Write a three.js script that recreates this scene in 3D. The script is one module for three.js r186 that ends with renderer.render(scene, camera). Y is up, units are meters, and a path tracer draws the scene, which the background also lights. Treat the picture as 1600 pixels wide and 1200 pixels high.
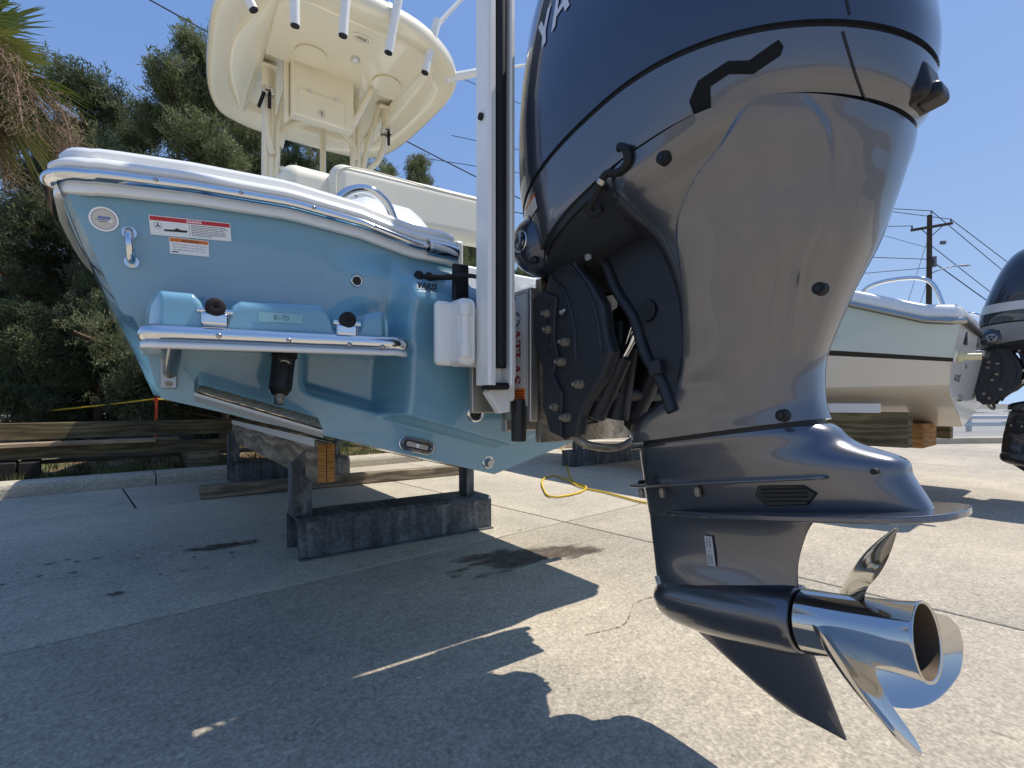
import * as THREE from 'three';
import { mergeGeometries, mergeVertices, toCreasedNormals } from 'three/addons/utils/BufferGeometryUtils.js';
import { RoundedBoxGeometry } from 'three/addons/geometries/RoundedBoxGeometry.js';
import { DecalGeometry } from 'three/addons/geometries/DecalGeometry.js';
import { ImprovedNoise } from 'three/addons/math/ImprovedNoise.js';

// ------------------------------------------------------------------ camera, sky, sun, exposure
const scene = new THREE.Scene();
const camera = new THREE.PerspectiveCamera(75.14, 4 / 3, 0.05, 900);
camera.position.set(0, 0.8, 0);
camera.lookAt(0, 0.8, -10);
camera.setViewOffset(1600, 1200, 0, -30, 1600, 1200);
camera.updateProjectionMatrix();
scene.add(camera);

const SUN = new THREE.Vector3(0.457, 1, -0.2).normalize();
const sun = new THREE.DirectionalLight(new THREE.Color(1, 0.94, 0.85), 5);
sun.position.copy(SUN).multiplyScalar(30);
sun.castShadow = true;
sun.shadow.mapSize.set(4096, 4096);
Object.assign(sun.shadow.camera, { left: -16, right: 16, top: 16, bottom: -16, near: 1, far: 80 });
sun.shadow.radius = 1;
scene.add(sun, sun.target);
{
  const W = 1024, H = 512, d = new Float32Array(W * H * 4);
  const mix = (a, b, t) => a + (b - a) * t;
  for (let j = 0; j < H; j++) for (let i = 0; i < W; i++) {
    const el = ((j + 0.5) / H - 0.5) * Math.PI, ph = ((i + 0.5) / W - 0.5) * 2 * Math.PI;
    const x = Math.cos(ph) * Math.cos(el), y = Math.sin(el), z = Math.sin(ph) * Math.cos(el);
    const h = Math.pow(1 - Math.max(0, Math.min(1, y)), 2.6);
    const c = Math.max(-1, Math.min(1, x * SUN.x + y * SUN.y + z * SUN.z)), g = Math.pow((1 + c) / 2, 5);
    const k = (j * W + i) * 4;
    d[k] = mix(0.105, 0.44, h) + 0.16 * g; d[k + 1] = mix(0.24, 0.62, h) + 0.18 * g; d[k + 2] = mix(0.6, 0.88, h) + 0.18 * g; d[k + 3] = 1;
  }
  const sky = new THREE.DataTexture(d, W, H, THREE.RGBAFormat, THREE.FloatType);
  sky.mapping = THREE.EquirectangularReflectionMapping; sky.magFilter = sky.minFilter = THREE.LinearFilter; sky.needsUpdate = true;
  scene.background = sky; scene.environment = sky;
}
const renderer = new THREE.WebGLRenderer({ antialias: true });
renderer.setSize(1024, 768);
renderer.toneMapping = THREE.LinearToneMapping;
renderer.toneMappingExposure = 1.04;
renderer.shadowMap.enabled = true;

// ------------------------------------------------------------------ helpers
let seed = 12345;
const rnd = () => { seed = (seed * 1664525 + 1013904223) >>> 0; return seed / 4294967296; };
const rr = (a, b) => a + (b - a) * rnd();
const V = (x, y, z) => new THREE.Vector3(x, y, z);
const sstep = (a, b, x) => { const t = Math.max(0, Math.min(1, (x - a) / (b - a))); return t * t * (3 - 2 * t); };
const lerp = (a, b, t) => a + (b - a) * t;
const tab = (T, x) => { // piecewise-linear table [[x, v...], ...]
  if (x <= T[0][0]) return T[0].slice(1);
  for (let i = 1; i < T.length; i++) if (x <= T[i][0]) {
    const t = (x - T[i - 1][0]) / (T[i][0] - T[i - 1][0]);
    return T[i].slice(1).map((v, k) => lerp(T[i - 1][k + 1], v, t));
  }
  return T[T.length - 1].slice(1);
};
const tabS = (T, x) => { // smooth table: cubic Hermite through the rows
  const n = T.length; if (x <= T[0][0]) return T[0].slice(1); if (x >= T[n - 1][0]) return T[n - 1].slice(1);
  let i = 1; while (x > T[i][0]) i++; const a = T[i - 1], b = T[i], h = b[0] - a[0], t = (x - a[0]) / h, A = T[Math.max(0, i - 2)], B = T[Math.min(n - 1, i + 1)];
  return b.slice(1).map((v, k) => { k++; const m0 = (b[k] - A[k]) / (b[0] - A[0]) * h, m1 = (B[k] - a[k]) / (B[0] - a[0]) * h, t2 = t * t, t3 = t2 * t; return (2 * t3 - 3 * t2 + 1) * a[k] + (t3 - 2 * t2 + t) * m0 + (-2 * t3 + 3 * t2) * b[k] + (t3 - t2) * m1; });
};
const taken = {};
const numbered = n => { const k = taken[n] = (taken[n] ?? -1) + 1; return k ? n + '_' + String(k).padStart(3, '0') : n; };
function mesh(name, geo, mat, parent) {
  const m = new THREE.Mesh(Array.isArray(geo) ? join(geo) : geo, mat); m.name = name; m.castShadow = m.receiveShadow = true;
  if (parent) parent.add(m); return m;
}
function join(gs) {
  gs = gs.map(g => { const n = g.index ? g.toNonIndexed() : g; for (const k of Object.keys(n.attributes)) if (!['position', 'normal', 'uv'].includes(k)) n.deleteAttribute(k);
    if (!n.attributes.uv) n.setAttribute('uv', new THREE.BufferAttribute(new Float32Array(n.attributes.position.count * 2), 2)); return n; });
  return mergeGeometries(gs);
}
function tag(o, label, category, group, kind) { o.userData.label = label; o.userData.category = category; if (group) o.userData.group = group; if (kind) o.userData.kind = kind; return o; }
function thing(name, label, category, group) { const g = new THREE.Group(); g.name = numbered(name); scene.add(g); return tag(g, label, category, group); }
function single(name, geo, mat, label, category, group) { const m = mesh(numbered(name), geo, mat, scene); return tag(m, label, category, group); }
function struct(name, geo, mat) { const m = mesh(numbered(name), geo, mat, scene); m.userData.kind = 'structure'; return m; }
function metreUV(g, s = 1, ox = 0, oy = 0, swap = false) { // uv in metres from the dominant axis of each face
  g = g.index ? g.toNonIndexed() : g; const p = g.attributes.position, uv = new Float32Array(p.count * 2);
  const a = V(), b = V(), c = V();
  for (let i = 0; i < p.count; i += 3) {
    a.fromBufferAttribute(p, i); b.fromBufferAttribute(p, i + 1); c.fromBufferAttribute(p, i + 2);
    const n = b.clone().sub(a).cross(c.clone().sub(a)), ax = Math.abs(n.x), ay = Math.abs(n.y), az = Math.abs(n.z);
    [a, b, c].forEach((q, k) => {
      let u, v; if (ay >= ax && ay >= az) { u = q.x; v = q.z; } else if (ax >= az) { u = q.z; v = q.y; } else { u = q.x; v = q.y; }
      if (swap) [u, v] = [v, u];
      uv[(i + k) * 2] = u * s + ox; uv[(i + k) * 2 + 1] = v * s + oy;
    });
  }
  g.setAttribute('uv', new THREE.BufferAttribute(uv, 2)); return g;
}
function rbox(w, h, d, x, y, z, r = 0.004, seg = 1) { const g = new RoundedBoxGeometry(w, h, d, seg, Math.min(r, w / 2.01, h / 2.01, d / 2.01)); g.translate(x, y, z); return g; }
function tube(pts, r, n = 24, m = 10, closed = false) { return new THREE.TubeGeometry(new THREE.CatmullRomCurve3(pts.map(p => Array.isArray(p) ? V(...p) : p), closed, 'centripetal'), n, r, m, closed); }
function rod(a, b, r, r2 = r, n = 14) { // capped cylinder from a to b
  const A = V(...a), B = V(...b), d = B.clone().sub(A), g = new THREE.CylinderGeometry(r2, r, d.length(), n);
  g.applyQuaternion(new THREE.Quaternion().setFromUnitVectors(V(0, 1, 0), d.clone().normalize())); const c = A.add(B).multiplyScalar(0.5); g.translate(c.x, c.y, c.z); return g;
}
function grid(nu, nv, f, closeU = false) { // f(i,j) -> [x,y,z]
  const pos = [], uv = [], idx = [];
  for (let j = 0; j <= nv; j++) for (let i = 0; i <= nu; i++) { pos.push(...f(i / nu, j / nv)); uv.push(i / nu, j / nv); }
  for (let j = 0; j < nv; j++) for (let i = 0; i < nu; i++) { const a = j * (nu + 1) + i, b = a + 1, c = a + nu + 1, d = c + 1; idx.push(a, b, d, a, d, c); }
  const g = new THREE.BufferGeometry(); g.setAttribute('position', new THREE.Float32BufferAttribute(pos, 3)); g.setAttribute('uv', new THREE.Float32BufferAttribute(uv, 2)); g.setIndex(idx);
  g.computeVertexNormals(); return g;
}
function loft(rings, capA = true, capB = true, crease = 0.7) { // rings of equal length, closed round
  const n = rings[0].length, pos = [], idx = []; rings.forEach(r => r.forEach(p => pos.push(...p)));
  for (let j = 0; j < rings.length - 1; j++) for (let i = 0; i < n; i++) { const a = j * n + i, b = j * n + (i + 1) % n, c = a + n, d = b + n; idx.push(a, b, d, a, d, c); }
  const cap = (r, off, flip) => { const c = [0, 1, 2].map(k => r.reduce((s, p) => s + p[k], 0) / n), ci = pos.length / 3; pos.push(...c); for (let i = 0; i < n; i++) { const a = off + i, b = off + (i + 1) % n; flip ? idx.push(ci, b, a) : idx.push(ci, a, b); } };
  if (capA) cap(rings[0], 0, true); if (capB) cap(rings[rings.length - 1], (rings.length - 1) * n, false);
  let g = new THREE.BufferGeometry(); g.setAttribute('position', new THREE.Float32BufferAttribute(pos, 3)); g.setIndex(idx);
  g.scale(1000, 1000, 1000); g = toCreasedNormals(g, crease); g.scale(0.001, 0.001, 0.001); g.setAttribute('uv', new THREE.BufferAttribute(new Float32Array(g.attributes.position.count * 2), 2)); return g;
}
function prism(pts, depth, bevel = 0.003) { // pts [a,b] in the XY plane, extruded along +Z
  const s = new THREE.Shape(pts.map(p => new THREE.Vector2(...p)));
  return new THREE.ExtrudeGeometry(s, { depth: depth - 2 * bevel, bevelEnabled: bevel > 0, bevelThickness: bevel, bevelSize: bevel, bevelOffset: -bevel, bevelSegments: 2, steps: 1 }).translate(0, 0, bevel);
}
const sidePlate = (zy, x0, x1, bevel = 0.003) => prism(zy.map(([z, y]) => [-z, y]), x1 - x0, bevel).rotateY(Math.PI / 2).translate(x0, 0, 0); // [z,y] outline, thickness from x0 to x1
function sweep(path, outs, prof, up = V(0, 1, 0)) { return grid(path.length - 1, prof.length - 1, (u, v) => { const i = Math.round(u * (path.length - 1)), [o, h] = prof[Math.round(v * (prof.length - 1))]; const p = path[i].clone().addScaledVector(outs[i], o).addScaledVector(up, h); return [p.x, p.y, p.z]; }); }

// ------------------------------------------------------------------ textures
const noise = new ImprovedNoise();
function fbm(x, y, oct, per) { let s = 0, a = 0.5, f = 1; for (let o = 0; o < oct; o++) { s += a * tnoise(x * f, y * f, per * f, o * 17); a *= 0.5; f *= 2; } return s; }
const LT = new Float32Array(65536).map(() => rnd());
function tnoise(x, y, per, s) { // tileable value noise, -1..1
  const xi = Math.floor(x), yi = Math.floor(y), fx = x - xi, fy = y - yi, u = fx * fx * (3 - 2 * fx), v = fy * fy * (3 - 2 * fy);
  const h = (i, j) => LT[(((i % per + per) % per) * 157 + ((j % per + per) % per) * 1931 + s * 389) & 65535];
  return (lerp(lerp(h(xi, yi), h(xi + 1, yi), u), lerp(h(xi, yi + 1), h(xi + 1, yi + 1), u), v)) * 2 - 1;
}
function dataTex(n, m, f, srgb = true) {
  const d = new Uint8Array(n * m * 4);
  for (let j = 0; j < m; j++) for (let i = 0; i < n; i++) { const c = f(i / n, j / m, i, j), k = (j * n + i) * 4; d[k] = Math.max(0, Math.min(255, c[0])); d[k + 1] = Math.max(0, Math.min(255, c[1])); d[k + 2] = Math.max(0, Math.min(255, c[2])); d[k + 3] = c.length > 3 ? c[3] : 255; }
  const t = new THREE.DataTexture(d, n, m, THREE.RGBAFormat); t.wrapS = t.wrapT = THREE.RepeatWrapping; t.magFilter = THREE.LinearFilter; t.minFilter = THREE.LinearMipmapLinearFilter; t.generateMipmaps = true; if (srgb) t.colorSpace = THREE.SRGBColorSpace; t.needsUpdate = true; return t;
}
function canvasTex(w, h, draw) {
  const c = document.createElement('canvas'); c.width = w; c.height = h; const x = c.getContext('2d'); draw(x, w, h);
  const t = new THREE.CanvasTexture(c); t.colorSpace = THREE.SRGBColorSpace; t.magFilter = THREE.LinearFilter; return t;
}
// broom-finished, worn concrete: 5 m tile
const concreteMaps = (base, fleck) => {
  let cBump;
  const N = 1664, hgt = new Uint8Array(N * N);
  const t = dataTex(N, N, (u, v, i, j) => {
    const big = fbm(u * 5, v * 5, 4, 5), mid = fbm(u * 40, v * 40, 3, 40), fine = fbm(u * 610, v * 610, 2, 610);
    const agg = tnoise(u * 1000, v * 1000, 1000, 5), broom = tnoise(u * 12, v * 300, 300, 9);
    const chip = Math.max(0, tnoise(u * 240, v * 240, 240, 11) - 0.8) * 4, dark = Math.max(0, tnoise(u * 190, v * 190, 190, 23) - 0.82) * 4;
    const scr = Math.max(0, tnoise(u * 90, v * 420, 420, 31) - 0.7) * 2.0;
    const q = 1 + big * 0.15 + mid * 0.05 + fine * 0.15 + agg * 0.12 + broom * 0.02 + (chip * 0.14 + scr * 0.16 - dark * 0.22) * fleck;
    hgt[j * N + i] = Math.max(0, Math.min(255, 128 + fine * 110 + agg * 70 + mid * 18 + broom * 16 - dark * 60));
    return [base[0] * q, base[1] * q * (1 - big * 0.012), base[2] * q * (1 - big * 0.03)];
  });
  const d = new Uint8Array(N * N * 4); for (let i = 0; i < N * N; i++) { d[i * 4] = d[i * 4 + 1] = d[i * 4 + 2] = hgt[i]; d[i * 4 + 3] = 255; }
  cBump = new THREE.DataTexture(d, N, N, THREE.RGBAFormat); cBump.wrapS = cBump.wrapT = THREE.RepeatWrapping; cBump.magFilter = THREE.LinearFilter; cBump.needsUpdate = true;
  return { map: t, bumpMap: cBump };
};
const cNear = concreteMaps([168, 158, 141], 1.15), cFar = concreteMaps([180, 171, 153], 0.5);
const woodTex = (base, dark, n = 512) => dataTex(n, n, (u, v) => { // grain runs along u, 1 tile = 1 m
  const w = fbm(u * 2, v * 8, 3, 2) * 1.4, ring = Math.sin((v * 52 + w * 3.2 + Math.sin(u * 6.283) * 0.5) * 2.0), fib = tnoise(u * 12, v * 256, 256, 3), bl = fbm(u * 4, v * 4, 3, 4);
  const k = 0.5 + 0.33 * ring + 0.16 * fib; return base.map((b, i) => lerp(dark[i], b, Math.max(0, Math.min(1, k))) * (1 + bl * 0.22 + fib * 0.05));
});
const galvTex = dataTex(512, 512, (u, v) => { // spangle and white rust, 1 m
  const a = fbm(u * 9, v * 9, 4, 9), b = tnoise(u * 60, v * 60, 60, 2), c = Math.max(0, fbm(u * 14, v * 5, 4, 14) - 0.2) * 1.5, f = tnoise(u * 200, v * 200, 200, 7);
  const st = fbm(u * 40, v * 3, 3, 40), q = 1 + a * 0.22 + b * 0.13 + f * 0.16 + st * 0.3; return [88 * q + 50 * c, 91 * q + 48 * c, 93 * q + 42 * c];
});
const earthTex = dataTex(512, 512, (u, v) => { const a = fbm(u * 6, v * 6, 4, 6), b = fbm(u * 80, v * 80, 3, 80), g = sstep(0.0, 0.35, fbm(u * 4 + 2, v * 4, 4, 4)); const q = 1 + a * 0.3 + b * 0.55; return [lerp(120, 92, g) * q, lerp(98, 98, g) * q, lerp(76, 58, g) * q]; });
const speckTex = dataTex(256, 256, (u, v) => { const b = fbm(u * 50, v * 50, 3, 50), c = tnoise(u * 24, v * 24, 24, 4), q = 1 + b * 0.5 - Math.max(0, c - 0.3) * 0.8; return [176 * q, 158 * q, 128 * q]; });
const grimeTex = dataTex(512, 512, (u, v) => { const a = fbm(u * 8, v * 8, 4, 8), b = fbm(u * 70, v * 70, 2, 70), q = 1 + a * 0.5 + b * 0.25; return [142 * q, 134 * q, 120 * q]; });

// ------------------------------------------------------------------ materials
const S = (o) => new THREE.MeshStandardMaterial(o), P = (o) => new THREE.MeshPhysicalMaterial({ side: THREE.DoubleSide, ...o });
const M = {
  concrete: S({ ...cFar, bumpScale: 0.001, roughness: 0.9 }), concreteRough: S({ ...cNear, bumpScale: 0.0018, roughness: 0.93 }),
  joint: S({ color: 0x211e1a, roughness: 1 }),
  blue: P({ color: 0x6e9fb6, roughness: 0.3, clearcoat: 1, clearcoatRoughness: 0.04 }),
  whiteGel: P({ color: 0xe6e6e2, roughness: 0.35, clearcoat: 0.8, clearcoatRoughness: 0.08 }),
  cream: P({ color: 0xeee2c4, roughness: 0.3, clearcoat: 0.8, clearcoatRoughness: 0.06 }),
  vinyl: P({ color: 0xe4ddc9, roughness: 0.55, sheen: 0.2 }),
  chrome: P({ color: 0xd8dadc, metalness: 1, roughness: 0.07 }),
  steel: P({ color: 0xa9a8a4, metalness: 1, roughness: 0.28 }),
  alu: P({ color: 0xb4b1aa, metalness: 0.9, roughness: 0.42 }),
  dirtyAlu: P({ map: grimeTex, metalness: 0.35, roughness: 0.7 }),
  whitePaint: P({ color: 0xe9e8e2, roughness: 0.4, clearcoat: 0.4, clearcoatRoughness: 0.15 }),
  black: P({ color: 0x0c0d0e, roughness: 0.42 }),
  rubber: P({ color: 0x131315, roughness: 0.75 }),
  darkRod: P({ color: 0x15171b, roughness: 0.7 }),
  paint: P({ color: 0x64656a, metalness: 0.85, roughness: 0.3, clearcoat: 1, clearcoatRoughness: 0.025 }),
  paintNavy: P({ color: 0x3d4452, metalness: 0.7, roughness: 0.34, clearcoat: 1, clearcoatRoughness: 0.02 }),
  casting: P({ color: 0x2e3136, metalness: 0.35, roughness: 0.5 }),
  bolt: P({ map: grimeTex, metalness: 0.6, roughness: 0.5 }),
  prop: P({ color: 0xc6c4c0, metalness: 1, roughness: 0.1 }),
  propInside: P({ color: 0x5a4c3e, metalness: 0.4, roughness: 0.6 }),
  galv: S({ map: galvTex, metalness: 0.35, roughness: 0.62 }),
  speck: S({ map: speckTex, roughness: 0.9 }),
  woodOld: S({ map: woodTex([160, 146, 124], [98, 86, 70]), roughness: 0.9 }),
  woodNew: S({ map: woodTex([186, 136, 76], [150, 102, 52]), roughness: 0.85 }),
  woodGrey: S({ map: woodTex([138, 128, 106], [82, 74, 60]), roughness: 0.95 }),
  woodTan: S({ map: woodTex([176, 152, 124], [128, 104, 82]), roughness: 0.9 }),
  woodGreen: S({ map: woodTex([124, 112, 82], [74, 66, 44]), roughness: 0.92 }),
  earth: S({ map: earthTex, roughness: 1 }),
  asphalt: S({ color: 0x8a8984, roughness: 0.95 }),
  yellow: S({ color: 0xd8b62a, roughness: 0.6 }),
  orange: S({ color: 0xd8481c, roughness: 0.6 }),
  wire: S({ color: 0x1b1b1e, roughness: 0.8 }),
};

// frame of the blue boat: x to starboard, y up, z aft, origin on the ground below the keel at the transom
const TH = Math.atan2(0.579, 0.815), BO = V(-0.0817, 0, -1.82);
function toBoat(g, o = BO, th = TH) { g.position.copy(o); g.rotation.y = th; return g; }
function boatThing(name, label, category, group) { return toBoat(thing(name, label, category, group)); }

// ------------------------------------------------------------------ ground: slabs laid along the kerb
const PU = V(0.743, 0, -0.669), PV = V(-0.669, 0, -0.743), PA = Math.atan2(0.669, 0.743);
const pave = (u, v, y = 0) => V(PU.x * u + PV.x * v, y, PU.z * u + PV.z * v);
function paveFrame(o) { o.rotation.y = PA; return o; } // local x = u, local z = -v
{
  const g = new THREE.PlaneGeometry(900, 900); g.rotateX(-Math.PI / 2); g.translate(0, -0.02, -200); metreUV(g, 0.2);
  struct('ground', g, S({ color: 0x6f6a60, roughness: 1 }));
  const pv = new THREE.Group(); pv.name = 'pavement'; pv.userData.kind = 'structure'; scene.add(pv); paveFrame(pv);
  const us = [-15.4, -9.4, -6.4, -3.45, -0.45, 2.52, 5.5, 8.5, 11.5, 14.5], vs = [-14, -7.5, -2.75, -0.22, 2.27, 4.76];
  const slab = (u0, u1, v0, v1, y = 0) => {
    const gap = 0.011, w = u1 - u0 - gap, d = v1 - v0 - gap, g = new RoundedBoxGeometry(w, 0.12, d, 1, 0.008);
    g.translate((u0 + u1) / 2, y - 0.06, -(v0 + v1) / 2); return metreUV(g, 0.2, rnd(), rnd());
  };
  for (let a = 0; a < us.length - 1; a++) for (let b = 0; b < vs.length - 1; b++) mesh('slab', slab(us[a], us[a + 1], vs[b], vs[b + 1]), vs[b + 1] < 2.3 ? M.concreteRough : M.concrete, pv);
  for (const [a, b] of [[-9, -5.6], [-5.6, -2.6], [-2.6, 0.42], [0.42, 3.4], [3.4, 6.4], [6.4, 9.4], [9.4, 14.5]]) mesh('gutter_slab', slab(a, b, 4.76, 5.95), M.concrete, pv);
  mesh('joint_fill', new THREE.BoxGeometry(29.9, 0.02, 20).translate(-0.45, -0.016, 4.0), M.joint, pv);
  // stains on the concrete
  const stainMat = (col, s) => S({ color: col, roughness: 0.75, transparent: true, alphaMap: dataTex(128, 128, (u, v) => { const r = Math.hypot(u - 0.5, v - 0.5) * 2, n = fbm(u * 6 + s, v * 6, 4, 64), a = sstep(0.95, 0.5, r + n * 0.85) * (0.75 + 0.25 * tnoise(u * 40, v * 40, 40, s)); const k = 215 * a; return [k, k, k]; }, false) });
  const stain = (x, z, w, d, ry, mat, name) => { const g = new THREE.PlaneGeometry(w, d); g.rotateX(-Math.PI / 2); const m = mesh(name, g, mat, pv); const p = V(x, 0.004, z).applyAxisAngle(V(0, 1, 0), -PA); m.position.copy(p); m.rotation.y = ry - PA; };
  const wet = stainMat(0x33291f, 1), oil = stainMat(0x4a3c2c, 3), dk = stainMat(0x26221d, 5);
  stain(-1.64, -2.77, 0.42, 0.13, 0.5, wet, 'wet_stain'); stain(-1.52, -2.86, 0.2, 0.1, 0.5, wet, 'wet_stain');
  stain(0.1, -2.62, 1.0, 0.4, 0.6, oil, 'oil_stain'); stain(-1.66, -2.09, 0.1, 0.05, 0.3, wet, 'wet_stain'); stain(-2.3, -2.48, 0.07, 0.035, 0.6, dk, 'wet_stain');
  for (let i = 0; i < 46; i++) { const t = rnd(), q = rnd(); stain(lerp(-2.9, -1.3, t) + rr(-0.1, 0.1), lerp(-2.15, -2.75, t) + (q - 0.5) * 0.55, rr(0.02, 0.06), rr(0.012, 0.03), rr(0.3, 0.8), q > 0.5 ? wet : dk, 'drip_stain'); }
  // hairline cracks: thin dark ribbons
  const crack = pts => { const c = new THREE.CatmullRomCurve3(pts.map(([x, z]) => V(x, 0.0025, z))), n = 60, q = c.getPoints(n); const g = grid(n, 1, (u, v) => { const i = Math.round(u * n), p = q[i], w = 0.0013 + 0.0008 * Math.sin(i * 1.7); return [p.x + rr(-0.004, 0.004) + (v - 0.5) * w, p.y, p.z + (v - 0.5) * w * 2]; }); const m = mesh('crack', g, S({ color: 0x857b6c, roughness: 1 }), pv); m.rotation.y = -PA; };
  crack([[0.25, -1.72], [0.4, -1.8], [0.5, -2.0], [0.72, -2.15], [0.9, -2.5]]); crack([[-0.75, -2.42], [-0.5, -2.75], [-0.15, -2.9], [0.1, -3.2]]); crack([[1.2, -3.0], [1.9, -3.2], [2.4, -2.9]]); crack([[-3.2, -2.6], [-2.4, -2.9], [-1.9, -3.6]]);
  // far lot and street to the right and behind
  const far = new THREE.PlaneGeometry(150, 60); far.rotateX(-Math.PI / 2); far.translate(20, -0.014, -40); struct('road', metreUV(far, 0.2), M.asphalt);
}
// kerb in segments, verge behind it
{
  const prof = [[0, -0.1], [0, 0.075], [0.012, 0.105], [0.045, 0.125], [0.16, 0.13], [0.16, -0.1]];
  const kerbs = [-8.4, -5.3, -2.3, 0.68, 3.68, 6.68, 9];
  const k = new THREE.Group(); k.name = 'kerb'; k.userData.kind = 'structure'; scene.add(k); paveFrame(k);
  for (let i = 0; i < kerbs.length - 1; i++) {
    const g = prism(prof.map(([a, b]) => [a, b]), kerbs[i + 1] - kerbs[i] - 0.012, 0.004); g.rotateY(Math.PI / 2); g.translate(kerbs[i] + 0.006, 0, -5.95);
    mesh('kerb_stone', metreUV(g, 0.2, rnd(), rnd()), M.concrete, k);
  }
  const verge = grid(60, 30, (u, v) => { const U = lerp(-30, 9, u), W = lerp(6.1, 30, v); const y = 0.09 + 0.05 * fbm(U * 0.9 + 50, W * 0.9, 3, 4096) + (v > 0.15 ? 0.05 : 0); return [U, y, -W]; });
  const vg = struct('verge', metreUV(verge, 0.6), M.earth); paveFrame(vg);
}

// ------------------------------------------------------------------ boats
function hullSections(xc, keelX, prm) { // stations from the transom forward; returns loft of open sections
  const { W, chW, kn, yS, yK, yC, yN, len, rake } = prm, N = 26;
  return grid(14, N, (u, v) => {
    const f = v * len, t = f / len, flare = 1 + 0.09 * Math.sin(Math.min(1, t * 1.4) * Math.PI), tp = Math.pow(Math.max(0, 1 - Math.pow(t, 4)), 0.7);
    const w = W * flare * tp + 0.01, c = chW * (1 + 0.02 * t) * Math.pow(Math.max(0, 1 - Math.pow(t, 1.9)), 0.9) + 0.005, n = lerp(c, w, (kn - chW) / (W - chW));
    const sy = yS + 0.9 * t, cy = yC + 0.5 * Math.pow(t, 2.2), ny = yN + 0.48 * Math.pow(t, 2.1), ky = yK + 0.75 * Math.pow(Math.max(0, t - 0.62) / 0.38, 2);
    const side = u < 0.5 ? -1 : 1, a = Math.abs(u - 0.5) * 2; // 0 keel .. 1 sheer
    let x, y; const K = [[0, 0, ky], [0.4, c, cy], [0.44, c + 0.012, cy + 0.012], [0.7, n, ny], [0.72, n + 0.012, ny + 0.006], [1, w, sy]];
    [x, y] = tab(K, a); const kx = lerp(keelX, xc, Math.min(1, a * 2.5));
    return [kx + side * x, y, rake * (y - yK) * (1 - Math.min(1, t * 8)) - f];
  });
}
const blueYT = [[-1.15, 1.262], [-1.08, 1.275], [-0.921, 1.29], [-0.711, 1.3], [-0.526, 1.288], [-0.37, 1.262], [-0.241, 1.26], [-0.2, 1.25], [-0.17, 1.17], [0.37, 1.17], [0.4, 1.25], [0.47, 1.28], [0.6, 1.295], [0.72, 1.3], [0.921, 1.29], [1.08, 1.275], [1.15, 1.262]];
const blueYB = [[-1.15, 1.262], [-1.054, 1.005], [-1.03, 1.0], [-0.982, 0.812], [0.02, 0.539], [0.982, 0.812], [1.03, 1.0], [1.054, 1.005], [1.15, 1.262]];
const transomZ = (x, y) => {
  let z = 0.18 * (y - 0.539); const bot = tab(blueYB, x)[0], hb = y - bot;
  const edge = sstep(-0.43, -0.375, x) * sstep(0.63, 0.575, x);
  z += 0.085 * edge * sstep(0.095, 0.118, hb) * sstep(1.24, 1.08, y);                        // engine pod, proud of the transom
  z -= 0.10 * sstep(-0.665, -0.625, x) * sstep(-0.365, -0.41, x) * sstep(0.10, 0.15, hb) * sstep(0.99, 0.95, y); // pocket beside it
  z -= 0.10 * sstep(0.865, 0.825, x) * sstep(0.565, 0.61, x) * sstep(0.10, 0.15, hb) * sstep(0.99, 0.95, y);
  z += 0.02 * sstep(-0.62, -0.45, x) * sstep(-0.1, -0.3, x) * sstep(1.05, 1.12, y) * sstep(1.24, 1.16, y);
  return z;
};
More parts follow.
